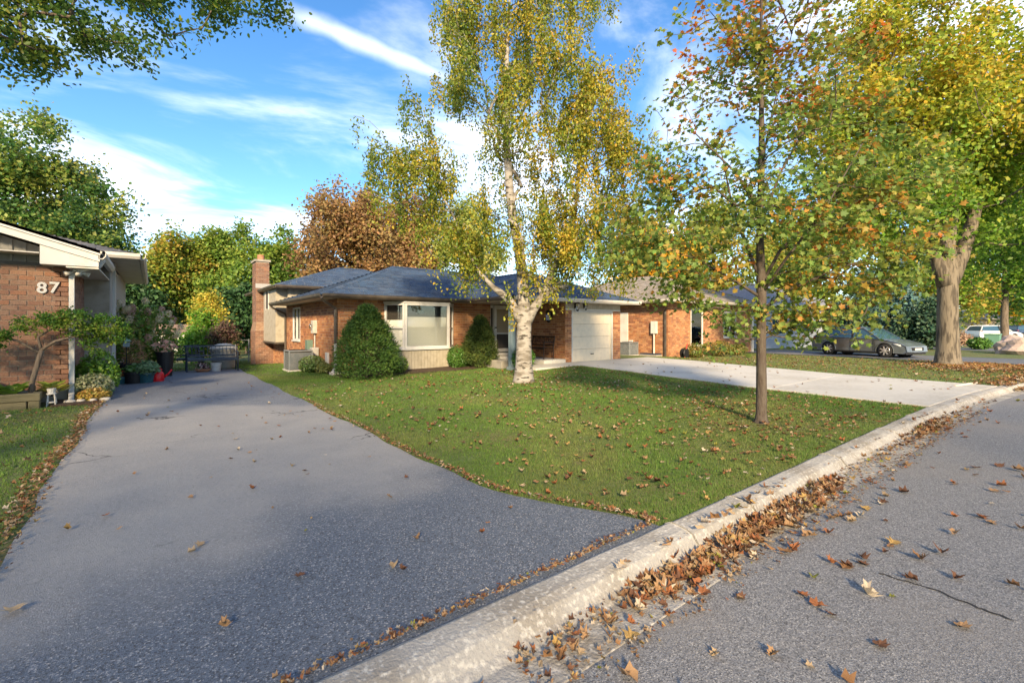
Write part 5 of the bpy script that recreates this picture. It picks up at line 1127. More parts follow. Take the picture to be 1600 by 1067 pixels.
# hydrangea with faded cream heads
hy = T('hydrangea', 'tall hydrangea with cream and dusty pink flower heads beside the drive end', 'shrub', (-.5, 18.2, 0))
rng = np.random.default_rng(77)
hel = [((-.55, 18.0, 1.1), (.6, .6, .8)), ((-.1, 18.7, 1.3), (.7, .7, .9)), ((-.75, 18.6, 1.5), (.6, .6, .7)), ((.35, 18.9, .8), (.45, .5, .6))]
pos, d = sample_crown(rng, hel, 3600, .85); N = len(pos); pal = np.array([(0.06, 0.12, 0.02), (0.09, 0.16, 0.025), (0.15, 0.19, 0.035)])*1.5
inst_mesh('foliage', OVAL[0], OVAL[1], pos, frames(d+rng.normal(size=(N, 3))*.5+np.array([0, 0, .5]), rng), .11*rng.uniform(.7, 1.2, N), pal[rng.integers(0, 3, N)]*rng.uniform(.8, 1.2, (N, 1)), LEAF, hy)
mb = MB()
for k in range(9): q = pos[rng.integers(0, N)]; mb.tube([(-.35+rng.normal()*.1, 18.4+rng.normal()*.1, -.03), (q[0]*.5-.18, q[1]*.5+9.2, q[2]*.5), q], [.014, .011, .006], 5)
mb.build('stems', m_barkd, hy, kind='stuff')
hc, hd = sample_crown(rng, hel, 64, 1.0); hc = hc+hd*.14
for k in range(64):
    n = 150; dd = rng.normal(size=(n, 3)); dd /= np.linalg.norm(dd, axis=1, keepdims=True); pp_ = hc[k]+dd*np.array([.10, .10, .13])*rng.uniform(.7, 1, (n, 1)); c = (np.array([.72, .64, .45]) if rng.random() < .6 else np.array([.60, .40, .31]))*rng.uniform(.8, 1.1)
    inst_mesh('flower_head', DIAM[0], DIAM[1], pp_, frames(dd+rng.normal(size=(n, 3))*.3, rng), .042*rng.uniform(.8, 1.2, n), np.repeat(c[None], n, 0)*rng.uniform(.85, 1.1, (n, 1)), LEAF, hy)

# ------------------------------------------------------------------ pots, benches and things at the end of the drive
def pot(name, label, x, y, r0, r1, h, m, rim=.02, plant=None, z=0.0, group=None, cat='plant pot'):
    t = T(name, label, cat, (x, y, z), group)
    MB().lathe([(r0*.97, 0), (r0, .01), (r1*.98, h-.05), (r1+rim, h-.045), (r1+rim, h), (r1-.01, h), (r1-.02, h-.06)], (x, y, z), 20).build('pot', m, t, smooth=False)
    MB().lathe([(r1*.9, h-.065), (r1*.92, h-.055), (.01, h-.03)], (x, y, z), 16).build('soil', m_soil, t)
    if plant:
        hh, rr, n, s, pal, tm = plant; rg = np.random.default_rng(int(abs(x*100+y*10))); ps, dd = sample_crown(rg, [((x, y, z+h+hh*.4), (rr, rr, hh*.6))], n, .8); ps[:, 2] = np.maximum(ps[:, 2], z+h-.04)
        pa = np.array(pal)*1.5; inst_mesh('plant', tm[0], tm[1], ps, frames(dd*.6+rg.normal(size=ps.shape)*.5+np.array([0, 0, .6]), rg), s*rg.uniform(.7, 1.3, n), np.clip(pa[rg.integers(0, len(pa), n)]*rg.uniform(.8, 1.2, (n, 1)), 0, .9), LEAF, t)
    return t
PG = [(0.04, 0.10, 0.02), (0.07, 0.14, 0.03), (0.10, 0.17, 0.06)]
pot('planter_pot', 'large black planter of dry tan plants nearest the hydrangea', -.42, 16.75, .26, .36, .48, m_dpot, plant=(.7, .28, 360, .12, [(0.22, 0.13, 0.07), (0.3, 0.18, 0.1), (0.12, 0.1, 0.04)], LANCE))
pot('planter_pot', 'low teal glazed pot at the edge of the asphalt', -.72, 15.75, .20, .25, .20, m_teal, plant=(.15, .18, 120, .09, [(0.3, 0.12, 0.06), (0.1, 0.1, 0.03)], OVAL))
pot('planter_pot', 'black nursery pot beside the red watering can', -.38, 15.6, .17, .21, .32, m_dpot, plant=(.18, .2, 160, .10, PG, OVAL))
pot('planter_pot', 'dark teal pot with pale green trailing plant', -.14, 15.6, .16, .20, .28, m_teal, plant=(.28, .30, 260, .12, [(0.09, 0.15, 0.07), (0.14, 0.2, 0.1)], OVAL))
pot('planter_pot', 'tall dark planter with pinkish blooms beside the left bench', .30, 17.2, .17, .22, .75, m_dpot, plant=(.35, .26, 260, .09, [(0.45, 0.25, 0.2), (0.06, 0.12, 0.03), (0.5, 0.35, 0.25)], OVAL))
pot('flower_tray', 'low brown tray of dark flowers under the bench', 1.30, 18.05, .16, .20, .12, m_terra, plant=(.22, .18, 180, .07, [(0.10, 0.03, 0.06), (0.05, 0.09, 0.03), (0.4, 0.3, 0.3)], OVAL))
wc = T('watering_can', 'red plastic watering can at the end of the drive', 'watering can', ((.12), 15.75, .008))
b = MB().lathe([(.13, 0), (.14, .02), (.135, .2), (.10, .26), (.06, .27)], ((.12), 15.75, .008), 20); b.build('body', m_red, wc, smooth=True)
MB().tube([((.12)+.10, 15.75, .09), ((.12)+.22, 15.72, .2), ((.12)+.30, 15.70, .32)], [.035, .022, .018], 10).build('spout', m_red, wc, smooth=True)
MB().tube([((.12)-.10, 15.75, .24), ((.12)-.10, 15.75, .34), ((.12), 15.75, .39), ((.12)+.08, 15.75, .33), ((.12)+.07, 15.75, .25)], .014, 8).build('handle', m_red, wc, smooth=True)
bk = T('bucket', 'white plastic bucket standing under the dark bench', 'bucket', (1.66, 18.05, .008))
MB().lathe([(.0, 0), (.125, 0), (.155, .26), (.165, .26), (.165, .285), (.145, .285), (.118, .02), (0, .02)], (1.66, 18.05, .008), 22).build('body', m_white, bk); MB().tube([(1.66-.16, 18.05, .27), (1.66-.12, 17.92, .2), (1.66, 17.87, .17), (1.66+.12, 17.92, .2), (1.66+.16, 18.05, .27)], .005, 6).build('bail', m_grey, bk)
def bench(name, label, loc, rz, W, m, scroll=False, nslat=13, cat='bench'):
    t = T(name, label, cat, loc, None, rz); D = .5; sh_ = .43; bh = .86
    L_ = dict(local=True)
    for sx in (-1, 1):
        x = sx*W/2
        MB().tube([(x, -D/2, 0), (x, -D/2, sh_+.2)], .022, 8).build('leg', m, t, **L_); MB().tube([(x, D/2, 0), (x, D/2-.02, sh_), (x, D/2+.06, bh)], .022, 8).build('leg', m, t, **L_)
        MB().tube([(x, -D/2-.03, sh_+.19), (x, -D/2, sh_+.215), (x, 0, sh_+.21), (x, D/2+.02, sh_+.20)], .024, 8).build('arm_rest', m, t, smooth=True, **L_)
    for k in range(5): MB().box(-W/2, W/2, -D/2+.02+k*.1, -D/2+.09+k*.1, sh_-.02, sh_).build('seat_slat', m, t, **L_)
    MB().box(-W/2, W/2, -D/2-.01, -D/2+.015, sh_-.07, sh_-.021).build('apron', m, t, **L_)
    for z in (sh_+.08, bh-.03): MB().bar((-W/2, D/2+.0+(z-sh_)*.14, z), (W/2, D/2+(z-sh_)*.14, z), .03, .05).build('back_rail', m, t, **L_)
    if scroll:
        for k in range(5):
            cx = -W/2+W*(k+.5)/5; pts = [(cx+.11*math.cos(a)*(1-a/14), D/2+.035, sh_+.26+.13*math.sin(a)*(1-a/14)) for a in np.linspace(0, 9, 30)]; MB().tube(pts, .010, 5).build('scroll', m, t, **L_)
            pts = [(cx+s_*(.1-.1*q), D/2+.035, sh_+.1+.3*q) for s_ in (1,) for q in np.linspace(0, 1, 4)]; MB().tube(pts, .009, 5).build('scroll_stem', m, t, **L_)
    else:
        for k in range(nslat): x = -W/2+W*(k+.5)/nslat; MB().bar((x, D/2+.012, sh_+.08), (x, D/2+.055, bh-.04), .04, .012).build('back_slat', m, t, **L_)
    return t
bench('garden_bench', 'dark blue slatted garden bench standing across the end of the asphalt drive', (1.58, 18.3, .008), 0.0, 1.42, m_bench)
bench('garden_bench', 'dark scroll-backed metal bench turned sideways behind the slatted bench', (.72, 19.1, 0), R(12), 1.25, m_bench, scroll=True)
bench('porch_bench', 'ornate brown cast iron bench on the porch against the brick garage wall', (11.72, 13.4, .275), R(-90), 1.25, m_iron, scroll=True)
cb_ = T('covered_tub', 'grey lidded garden storage tub behind the slatted bench', 'storage tub', (2.0, 19.2, 0))
MB().lathe([(.30, 0), (.34, .05), (.40, .62), (.43, .64), (.43, .68)], (2.0, 19.2, 0), 22).build('tub', m_grey, cb_, smooth=False); MB().lathe([(.44, .68), (.44, .72), (.36, .82), (.18, .88), (.02, .895)], (2.0, 19.2, 0), 22).build('lid', m_mtr, cb_, smooth=True)
bf_ = T('bird_feeder', 'small pale green birdhouse on a pole among the pots', 'birdhouse', (-.55, 16.2, 0))
MB().cyl((-.55, 16.2, -.02), (-.55, 16.2, .95), .012).build('pole', m_black, bf_); MB().box(-.62, -.48, 16.13, 16.27, .95, 1.10).build('house_box', m_post, bf_); MB().slab([(-.65, 16.1, 1.10), (-.45, 16.1, 1.10), (-.55, 16.1, 1.2)], (0, -1, 0), .2).build('roof', mat('pale green paint', (.25, .42, .36), .6), bf_)
# air conditioner units
def ac(label, x, y, z, s, m=m_ac):
    t = T('air_conditioner', label, 'air conditioner', (x, y, z)); w_ = .38*s; h = .68*s
    MB().box(x-w_*1.1, x+w_*1.1, y-w_*1.1, y+w_*1.1, z-.05, z+.04).build('pad', m_conc, t); MB().box(x-w_+.03, x+w_-.03, y-w_+.03, y+w_-.03, z+.04, z+h-.03).build('coil', m_room, t)
    for i in (-1, 1):
        for j in (-1, 1): MB().box(x+i*w_-.04*(i > 0), x+i*w_+.04*(i < 0), y+j*w_-.04*(j > 0), y+j*w_+.04*(j < 0), z+.04, z+h-.031).build('corner_post', m, t)
    lv = MB(); n = 16
    for k in range(n): zz = z+.07+(h-.13)*k/n; lv.box(x-w_+.01, x+w_-.01, y-w_+.012, y-w_+.022, zz, zz+.022); lv.box(x-w_+.012, x-w_+.022, y-w_+.025, y+w_-.01, zz, zz+.022); lv.box(x+w_-.022, x+w_-.012, y-w_+.025, y+w_-.01, zz, zz+.022)
    lv.build('louvres', m, t, kind='stuff')
    MB().box(x-w_-.005, x+w_+.005, y-w_-.005, y+w_+.005, z+h-.03, z+h+.01).build('top', m, t, bevel=.01)
    g = MB()
    for k in range(5): g.lathe([(.06+k*.055, 0), (.066+k*.055, .012), (.072+k*.055, 0)], (x, y, z+h+.011), 20, cap=False)
    g.build('fan_grille', m_black, t, kind='stuff'); return t
ac('dark grey air conditioner standing by the side wall of the main house', 3.95, 17.0, .0, 1.0); ac('grey air conditioner against the sunlit neighbour wall', 18.75, 14.6, .06, .95)
# neighbour's small things: brick edging walk, window well, hose reel
bw = T('brick_walk', None, None); bw['kind'] = 'structure'
mbk2 = MB()
for i in range(26):
    for j in range(3): k = random.choice(BRICKC); mbk2.cur = k; mbk2.box(17.75+j*.23, 17.75+j*.23+.21, 12.4+i*.115, 12.4+i*.115+.10, .0, .075+random.uniform(-.004, .004))
mbk2.build('paver', m_brick, bw, kind='stuff', col=True)
ww = T('window_well', 'dark blue covered window well beside the neighbour wall', 'window well', (19.0, 13.5, 0)); MB().box(18.82, 19.29, 13.0, 14.0, -.03, .14).build('rim', m_found, ww); MB().box(18.85, 19.27, 13.03, 13.97, .14, .2).build('cover', m_bench, ww, bevel=.02)
hr = T('hose_reel', 'red handled hose reel on the lawn by the neighbour downspout', 'hose reel', (19.4, 11.9, 0)); MB().lathe([(.2, -.12), (.22, -.1), (.10, -.09), (.10, .09), (.22, .1), (.2, .12)], (19.4, 11.9, .26), 18, axis='y').build('drum', m_black, hr); MB().tube([(19.25, 11.8, 0), (19.4, 11.8, .5), (19.5, 11.8, .72)], .015, 6).build('handle', m_red, hr)
for sx in (-.16, .16): MB().tube([(19.4+sx, 11.79, 0), (19.4, 11.79, .27), (19.4, 12.01, .27), (19.4+sx, 12.01, 0)], .012, 6).build('stand', m_black, hr)

# backyard fence, shed
fn = T('chain_link_fence', 'green chain link fence across the back of the yard by the chimney', 'fence', (1.5, 29, float(gz(1.5, 29))))
mw = MB()
for i, x in enumerate((-8, -5.5, -3, -.5, 2, 4.2)):
    z = float(gz(x, 29)); MB().cyl((x, 29, z-.05), (x, 29, z+1.25), .03, n=8).build('post', m_ac, fn)
z = float(gz(0, 29))
MB().cyl((-8, 29, z+1.2), (4.2, 29, z+1.2), .02, n=6).build('top_rail', m_ac, fn)
for k in range(90):
    x = -8+k*.14
    for s_ in (-1, 1):
        x1 = x+s_*1.15; a, b_ = (x, z+.03), (x1, z+1.18)
        if -8 <= x1 <= 4.2 and x <= 4.2: mw.bar((x, 29+.004*s_, z+.03), (x1, 29+.004*s_, z+1.18), .006, .006)
mw.build('wire_mesh', m_ac, fn, kind='stuff')
b = atd(268, 510, 34); zb = float(gz(b.x, b.y))
sd = T('garden_shed', 'small white garden shed with dark window beyond the fence', 'shed', (b.x, b.y, zb))
MB().box(b.x-.9, b.x+.9, b.y, b.y+1.8, zb-.05, zb+1.55).build('wall', m_white, sd); MB().box(b.x-.15, b.x+.35, b.y-.03, b.y-.001, zb+.65, zb+1.2).build('window', m_room, sd); MB().box(b.x-.95, b.x-.35, b.y-.03, b.y-.001, zb, zb+1.45).build('door', m_offw, sd)
rf = MB(); rf.slab([(b.x-1.2, b.y-.2, zb+1.5), (b.x+1.2, b.y-.2, zb+1.5), (b.x+1.2, b.y+.9, zb+2.1), (b.x-1.2, b.y+.9, zb+2.1)], (0, -.5, .85), .06); rf.slab([(b.x+1.2, b.y+2, zb+1.5), (b.x-1.2, b.y+2, zb+1.5), (b.x-1.2, b.y+.9, zb+2.1), (b.x+1.2, b.y+.9, zb+2.1)], (0, .5, .85), .06); rf.build('roof', mat('brown shed roof', (0.17, 0.12, 0.10), 0.9, bump=(20, .4)), sd)

# ------------------------------------------------------------------ cars
m_tyre = mat('tyre rubber', (0.016, 0.016, 0.017), 0.85); m_rim = mat('alloy rim', (0.62, 0.62, 0.62), 0.35, metal=0.7)
m_cglass = mat('car glass', (0.03, 0.07, 0.10), 0.04, spec=1.0); m_lens = mat('lamp lens', (0.55, 0.56, 0.56), 0.1, spec=0.8); m_tail = mat('tail lamp', (0.30, 0.01, 0.01), 0.2); m_ctrim = mat('car black trim', (0.012, 0.012, 0.013), 0.5)  # blue in the car glass colour stands in for reflected sky
def car(name, label, loc, rz, paint, kind='hatch', group=None, cat='car'):
    t = T(name, label, cat, loc, group, rz); K = dict(local=True)
    if kind == 'hatch': Ln, Wd, wb0, wb1, wr = 4.55, 1.78, -1.32, 1.36, .325; belt = [(-2.22, .86), (-1.9, .95), (-.8, .93), (.3, .90), (.98, .88), (1.5, .82), (1.95, .70), (2.22, .56)]; roof = [(-2.12, .93), (-1.55, 1.30), (-1.0, 1.42), (-.2, 1.46), (.35, 1.40), (1.12, .89)]; gc = .20
    else: Ln, Wd, wb0, wb1, wr = 4.6, 1.84, -1.32, 1.36, .36; belt = [(-2.25, 1.0), (-1.9, 1.06), (-.8, 1.03), (.3, 1.0), (.95, .98), (1.5, .94), (2.0, .84), (2.25, .70)]; roof = [(-2.18, 1.05), (-1.9, 1.5), (-1.2, 1.64), (-.2, 1.66), (.3, 1.60), (1.1, .99)]; gc = .24
    # side outline of the lower body with wheel arches
    def arch(c): return [(c+(wr+.06)*math.cos(a), max(gc, .0)+0+(wr*.98-gc)+(wr+.06)*math.sin(a)-0) for a in np.linspace(0.12, math.pi-.12, 11)]
    def arc2(c): return [(c+(wr+.055)*math.cos(a), wr+(wr+.055)*math.sin(a)) for a in np.linspace(-.28, math.pi+.28, 13)]
    out = [(belt[-1][0]+.05, .30), (2.12, gc)]+arc2(wb1)+arc2(wb0)+[(-2.12, gc+.02), (-2.27, .42), (-2.28, .62)]+belt
    def shell(outline, slices, plan, m, nm, sm=True):
        k = len(outline); vs = []; fs = []; cx = sum(p[0] for p in outline)/k; cz = sum(p[1] for p in outline)/k
        for yy, ins in slices:
            for x, z in outline:
                X = cx+(x-cx)*(1-ins*.012); Z = cz+(z-cz)*(1-ins*.05); q = yy*(1-plan*max(0, abs(X)-1.3)**2); vs.append((X, q, Z))
        for i in range(len(slices)-1):
            for j in range(k): j2 = (j+1) % k; fs.append((i*k+j, i*k+j2, (i+1)*k+j2, (i+1)*k+j))
        fs.append(tuple(range(k-1, -1, -1))); fs.append(tuple((len(slices)-1)*k+j for j in range(k)))
        mb = MB().add(vs, fs); o = mb.build(nm, m, t, **K)
        bm = bmesh.new(); bm.from_mesh(o.data); bmesh.ops.recalc_face_normals(bm, faces=bm.faces); bmesh.ops.triangulate(bm, faces=[f for f in bm.faces if len(f.verts) > 4]); bm.to_mesh(o.data); bm.free(); return o
    w2 = Wd/2
    shell(out, [(-w2+.03, 1.6), (-w2, .4), (-w2+.06, -.2), (-w2*.5, -.6), (0, -.8), (w2*.5, -.6), (w2-.06, -.2), (w2, .4), (w2-.03, 1.6)], .10, paint, 'body')
    bz = lambda x: np.interp(x, [q[0] for q in belt], [q[1] for q in belt])
    gout = [(x, z) for x, z in roof]+[(1.1, bz(1.1)-.03), (0, bz(0)-.03), (-2.1, bz(-2.1)-.03)]
    def gshell(outline, m, nm, ex=0.0):
        k = len(outline); vs = []; fs = []; sl = (-1, -.96, -.5, 0, .5, .96, 1)
        for s_ in sl:
            for x, z in outline:
                tz = (z-.9)/.55; ww_ = (w2-.05)*(1-.20*max(0, tz))+ex; vs.append((x, s_*ww_, z-(.03 if abs(s_) == 1 else 0)*max(0, tz)))
        n_ = len(sl)
        for i in range(n_-1):
            for j in range(k): j2 = (j+1) % k; fs.append((i*k+j, i*k+j2, (i+1)*k+j2, (i+1)*k+j))
        fs.append(tuple(range(k-1, -1, -1))); fs.append(tuple((n_-1)*k+j for j in range(k))); o = MB().add(vs, fs).build(nm, m, t, **K); o.data.shade_smooth() if False else None
        return o
    gshell(gout, m_cglass, 'glasshouse')
    # roof skin and pillars in body colour
    def gw(z): return (w2-.05)*(1-.20*max(0, (z-.9)/.55))
    rf_ = MB(); ri = [p for p in roof if p[1] > 1.25]; vs = []
    for x, z in ri:
        for s_ in (-1, -.5, 0, .5, 1): vs.append((x, s_*(gw(z)+.012), z+.016-(.03 if abs(s_) == 1 else 0)))
    rf_.add(vs, [(i*5+j, i*5+j+1, (i+1)*5+j+1, (i+1)*5+j) for i in range(len(ri)-1) for j in range(4)]); rf_.build('roof_panel', paint, t, **K)
    for s_ in (-1, 1):
        for (x0, z0), (x1, z1), wd in ((roof[-2], roof[-1], .07), (roof[0], roof[1], .10), (roof[1], roof[2], .08)):
            MB().bar((x0, s_*(gw(z0)+.004), z0), (x1, s_*(gw(z1)+.004), z1), .03, wd, up=(0, s_, 0)).build('pillar', paint, t, **K)
        xb = -.12; MB().bar((xb, s_*(gw(.95)+.006), bz(xb)-.01), (xb-.06, s_*(gw(1.42)+.006), 1.40 if kind == 'hatch' else 1.58), .09, .02, up=(0, 1, 0)).build('pillar', m_ctrim, t, **K)
        MB().bar((roof[-2][0], s_*(gw(roof[-2][1])+.004), roof[-2][1]), (roof[1][0], s_*(gw(roof[1][1])+.004), roof[1][1]+.02), .04, .05).build('roof_rail', paint, t, **K)
        mr = MB().lathe([(.0, -.05), (.07, -.04), (.085, .03), (.0, .05)], (0, 0, 0), 10, axis='y'); mr.v = [(x+.72, s_*(w2+.06)+y*.8, .98+z*.8 if kind == 'hatch' else 1.08+z*.8) for x, y, z in mr.v]; mr.build('mirror', paint, t, smooth=True, **K)
        for xd in (.92, -.16, -1.08): MB().box(xd-.005, xd+.005, s_*(w2-.012), s_*(w2+.004), gc+.12, bz(xd)-.03).build('door_seam', m_ctrim, t, **K)
        for xd in (.0, -.98): MB().box(xd, xd+.16, s_*(w2-.01), s_*(w2+.022), bz(xd)-.13, bz(xd)-.10).build('door_handle', paint, t, bevel=.006, **K)
        MB().box(-1.0, 1.0, s_*(w2-.03), s_*(w2+.006), gc, gc+.07).build('sill_trim', m_ctrim, t, **K)
        hl = MB().add([(2.20, s_*.52, .60), (1.72, s_*.80, .73), (1.80, s_*.815, .62), (2.17, s_*.62, .54)], [(0, 1, 2, 3)]); hl.v = [(x+.02, y+s_*.045, z+(.03 if kind == 'hatch' else .13)) for x, y, z in hl.v]
        m2_ = MB(); m2_.tube([(2.14, s_*.66, .53 if kind == 'hatch' else .67), (1.95, s_*.79, .59 if kind == 'hatch' else .73), (1.72, s_*.85, .66 if kind == 'hatch' else .80)], [.05, .07, .03], 8); m2_.build('headlight', m_lens, t, smooth=True, **K)
        m2_ = MB(); m2_.tube([(-2.20, s_*.66, .84 if kind == 'hatch' else .98), (-2.10, s_*.79, .86 if kind == 'hatch' else 1.0), (-1.92, s_*.83, .87 if kind == 'hatch' else 1.0)], [.06, .075, .03], 8); m2_.build('tail_light', m_tail, t, smooth=True, **K)
        for xw in (wb0, wb1):
            wh = T('wheel', None, None); wh.parent = t; wh.location = (xw, s_*(w2-.11), wr)
            MB().lathe([(wr-.11, -.10), (wr-.02, -.10), (wr, -.07), (wr, .07), (wr-.02, .10), (wr-.11, .10)], (0, 0, 0), 28, axis='y', cap=False).build('tyre', m_tyre, wh, smooth=True, **K)
            rm = MB(); ysp = s_*.085; rm.lathe([(wr-.10, ysp-.02), (wr-.085, ysp), (wr-.10, ysp+.012*s_)], (0, 0, 0), 28, axis='y', cap=False)
            for k in range(7): a = 2*math.pi*k/7; rm.bar((.03*math.cos(a), ysp, .03*math.sin(a)), ((wr-.10)*math.cos(a), ysp-.01*s_, (wr-.10)*math.sin(a)), .055, .02, up=(0, 1, 0))
            rm.lathe([(.0, ysp+.02*s_), (.05, ysp+.015*s_), (.055, ysp-.01*s_)], (0, 0, 0), 14, axis='y', cap=False); rm.build('rim', m_rim, wh, **K)
            MB().lathe([(.0, ysp-.06*s_), (wr-.09, ysp-.06*s_), (wr-.09, ysp-.07*s_)], (0, 0, 0), 24, axis='y', cap=False).build('brake_disc', m_ctrim, wh, **K)
            MB().lathe([(.0, s_*-.16), (wr+.05, s_*-.16), (wr+.05, s_*.03)], (0, 0, 0), 24, axis='y', cap=False).build('arch_liner', m_ctrim, wh, **K)
    MB().box(2.16, 2.285, -.45, .45, .34, .50).build('grille', m_ctrim, t, bevel=.02, **K); MB().box(2.25, 2.30, -.26, .26, .37, .47).build('front_plate', m_offw, t, **K); MB().box(-2.315, -2.26, -.26, .26, .55, .68).build('rear_plate', m_offw, t, **K)
    MB().box(-2.30, 2.2, -w2+.12, w2-.12, gc-.03, gc+.1).build('underbody', m_ctrim, t, **K)
    return t
p_grey = mat('grey car paint', (0.15, 0.175, 0.20), 0.28, metal=0.4, coat=0.6, var=((0.085, 0.095, 0.095), 2, .4, .7)); p_white = mat('white car paint', (0.70, 0.71, 0.72), 0.3, coat=0.5); p_blue = mat('blue car paint', (0.03, 0.06, 0.14), 0.3, metal=0.4, coat=0.6)
car('parked_car', 'grey hatchback parked on the neighbour asphalt drive facing the street', (28.9, 7.5, .012), R(-90-16), p_grey)
b = atd(1552, 510, 50); car('parked_car', 'white sport utility vehicle parked far down the street', (b.x, b.y, .0), R(-38), p_white, 'suv', 'far parked cars')
b = atd(1600, 510, 58); car('parked_car', 'dark blue sport utility vehicle parked beyond the white one', (b.x, b.y, .0), R(-30), p_blue, 'suv', 'far parked cars')

# ------------------------------------------------------------------ far street things
def far_house(label, px, d, W, D, h, rh, wm, rm, rz, wins, seed=0):
    b = atd(px, 510, d); t = T('far_house', label, 'house', (b.x, b.y, 0), None, rz); K = dict(local=True)
    MB().box(-W/2, W/2, 0, D, -.05, h).build('wall', wm, t, **K)
    rf = MB(); o = .5; rf.add([(-W/2-o, -o, h), (W/2+o, -o, h), (W/2+o, D+o, h), (-W/2-o, D+o, h), (-W/2+D*.45, D/2, h+rh), (W/2-D*.45, D/2, h+rh)], [(0, 1, 5, 4), (1, 2, 5), (2, 3, 4, 5), (3, 0, 4), (3, 2, 1, 0)]); rf.build('roof', rm, t, **K)
    MB().box(-W/2-o, W/2+o, -o-.04, -o, h-.14, h+.02).build('fascia', m_offw, t, **K)
    for x, z, ww_, hh in wins:
        f = MB().box(x-ww_/2-.06, x+ww_/2+.06, -.05, -.001, z-.06, z+hh+.06).build('window', m_white, t, **K); MB().box(x-ww_/2, x+ww_/2, -.07, -.051, z, z+hh).build('pane', m_cglass, f, **K)
m_blueh = mat('blue grey siding', (0.30, 0.33, 0.38), 0.8, var=((0.25, 0.28, 0.33), 4, .45, .7)); m_rgrey = mat('grey roof', (0.16, 0.17, 0.20), 0.9, var=((0.22, 0.22, 0.24), 12, .45, .7), bump=(30, .4)); m_tan = mat('tan siding', (0.45, 0.38, 0.30), 0.85, var=((0.38, 0.32, 0.25), 4, .45, .7)); m_pale = mat('pale roof', (0.42, 0.38, 0.36), 0.9, var=((0.34, 0.31, 0.29), 9, .45, .7))
far_house('blue grey sided house behind the young maple and the grey car', 1255, 33, 9, 8, 3.0, 1.9, m_blueh, m_rgrey, R(-12), [(-2.8, 1, 1.3, 1.2), (0, 1, 1.3, 1.2), (2.9, .9, 1.2, 1.3)])
far_house('pale roofed house far down the street behind the parked cars', 1528, 66, 10, 8, 2.6, 1.3, m_tan, m_pale, R(-45), [(-3, 1, 1.4, 1.2), (0, .9, 1.2, 1.3), (3, 1, 1.4, 1.2)])
far_house('tan house at the far end of the street past the dark blue car', 1625, 78, 14, 8, 2.8, 1.5, m_tan, m_rgrey, R(-45), [(-4, 1, 1.4, 1.2), (0, .9, 1.2, 1.3), (4, 1, 1.4, 1.2)])
b = at(1551, 541); ub = T('utility_pedestal', 'green utility pedestal on the far lawn before the white vehicle', 'utility box', (b.x, b.y, 0))
MB().box(b.x-.42, b.x+.42, b.y-.42, b.y+.42, -.03, .85).build('cabinet', mat('utility green', (0.10, 0.22, 0.16), 0.6), ub, bevel=.03); MB().box(b.x-.46, b.x+.46, b.y-.46, b.y+.46, .85, .95).build('lid', mat('utility green lid', (0.12, 0.25, 0.18), 0.6), ub, bevel=.03)
b = at(1590, 553); mb = MB(); bm = bmesh.new(); bmesh.ops.create_icosphere(bm, subdivisions=3, radius=1)
for v in bm.verts: n = v.co.copy(); s_ = 1+.16*math.sin(n.x*4+1)*math.sin(n.y*3.3)+.1*math.sin(n.z*7+n.x*5); v.co = Vector((n.x*1.15*s_, n.y*.9*s_, max(-.25, n.z*.75*s_)))
me = bpy.data.meshes.new('boulder'); bm.to_mesh(me); bm.free(); o = link('boulder', me, m_boulder); o.location = (b.x, b.y, .2); prop(o, 'large pinkish landscape boulder at the edge of the far lawn', 'boulder')
for k, (px, py, r, lab) in enumerate(((1500, 540, .8, 'dry pinkish shrub on the far lawn beside the thick maple trunk'), (1530, 546, .6, 'low green shrub on the far lawn near the utility pedestal'))):
    b = at(px, py); shrub(lab, b.x, b.y, r, r*1.3, 1500, .14, [(0.2, 0.13, 0.09), (0.28, 0.2, 0.14)] if k == 0 else SHG, 240+k)
lp = at(1535, 601); MB().bar
lt = MB().bar((lp.x-1.2, lp.y+.35, .03), (lp.x+.1, lp.y+.12, .03), .06, .05).build('edging_timber', m_stone, None, bevel=.01); prop(lt, 'pale edging strip lying along the concrete drive near the kerb', 'edging')
# ------------------------------------------------------------------ lawn grass
def in_lawn(X, Y):
    t = Y-kerb_y(X); ok = t > .02
    ok &= ~((X > -.80) & (X < drv_right(Y)) & (Y < 18.8))
    ok &= ~((X > 11.36+.045*(Y-2)) & (X < 16.64+.06*(Y-2)) & (Y < 12.4))
    ok &= ~((X > 9.7) & (X < 11.9) & (Y > 11.2)) & ~((X > 4.3) & (X < 9.7) & (Y > 13.65+.2*np.sin(X*1.3)))
    ok &= ~((X > 4.6) & (Y > 15.1) & (X < 19.3)) & ~((X < -1.3) & (Y > 12.0)) & ~((X > -1.5) & (X < -.8) & (Y > 12.2) & (Y < 18.6))
    ok &= ~((X > 12.1) & (X < 15.5) & (Y > 12.3)) & ~((X > 17.7) & (X < 18.5) & (Y > 12.4)) & ~((X > 19.2) & (Y > 12.6)) & ~((X > 26.2) & (X < 31.9))
    return ok
rng = np.random.default_rng(5)
def scatter(n, x0, x1, y0, y1, pw):
    X = rng.uniform(x0, x1, n); Y = rng.uniform(y0, y1, n); d = np.sqrt(X*X+Y*Y); keep = in_lawn(X, Y) & (rng.random(n) < np.clip((3.2/d)**pw, 0, 1)); return X[keep], Y[keep], d[keep]
parts = [scatter(1500000, 2.3, 12.2, 1.9, 15.2, 1.35), scatter(420000, -7, -.7, 1.9, 12.4, 1.35), scatter(500000, 16.5, 27, -.5, 13, 1.2), scatter(240000, 2.2, 4.7, 13, 30, 1.2), scatter(120000, -3, 3, 18.7, 30, 1.2)]
X = np.concatenate([p[0] for p in parts]); Y = np.concatenate([p[1] for p in parts]); d = np.concatenate([p[2] for p in parts]); N = len(X)
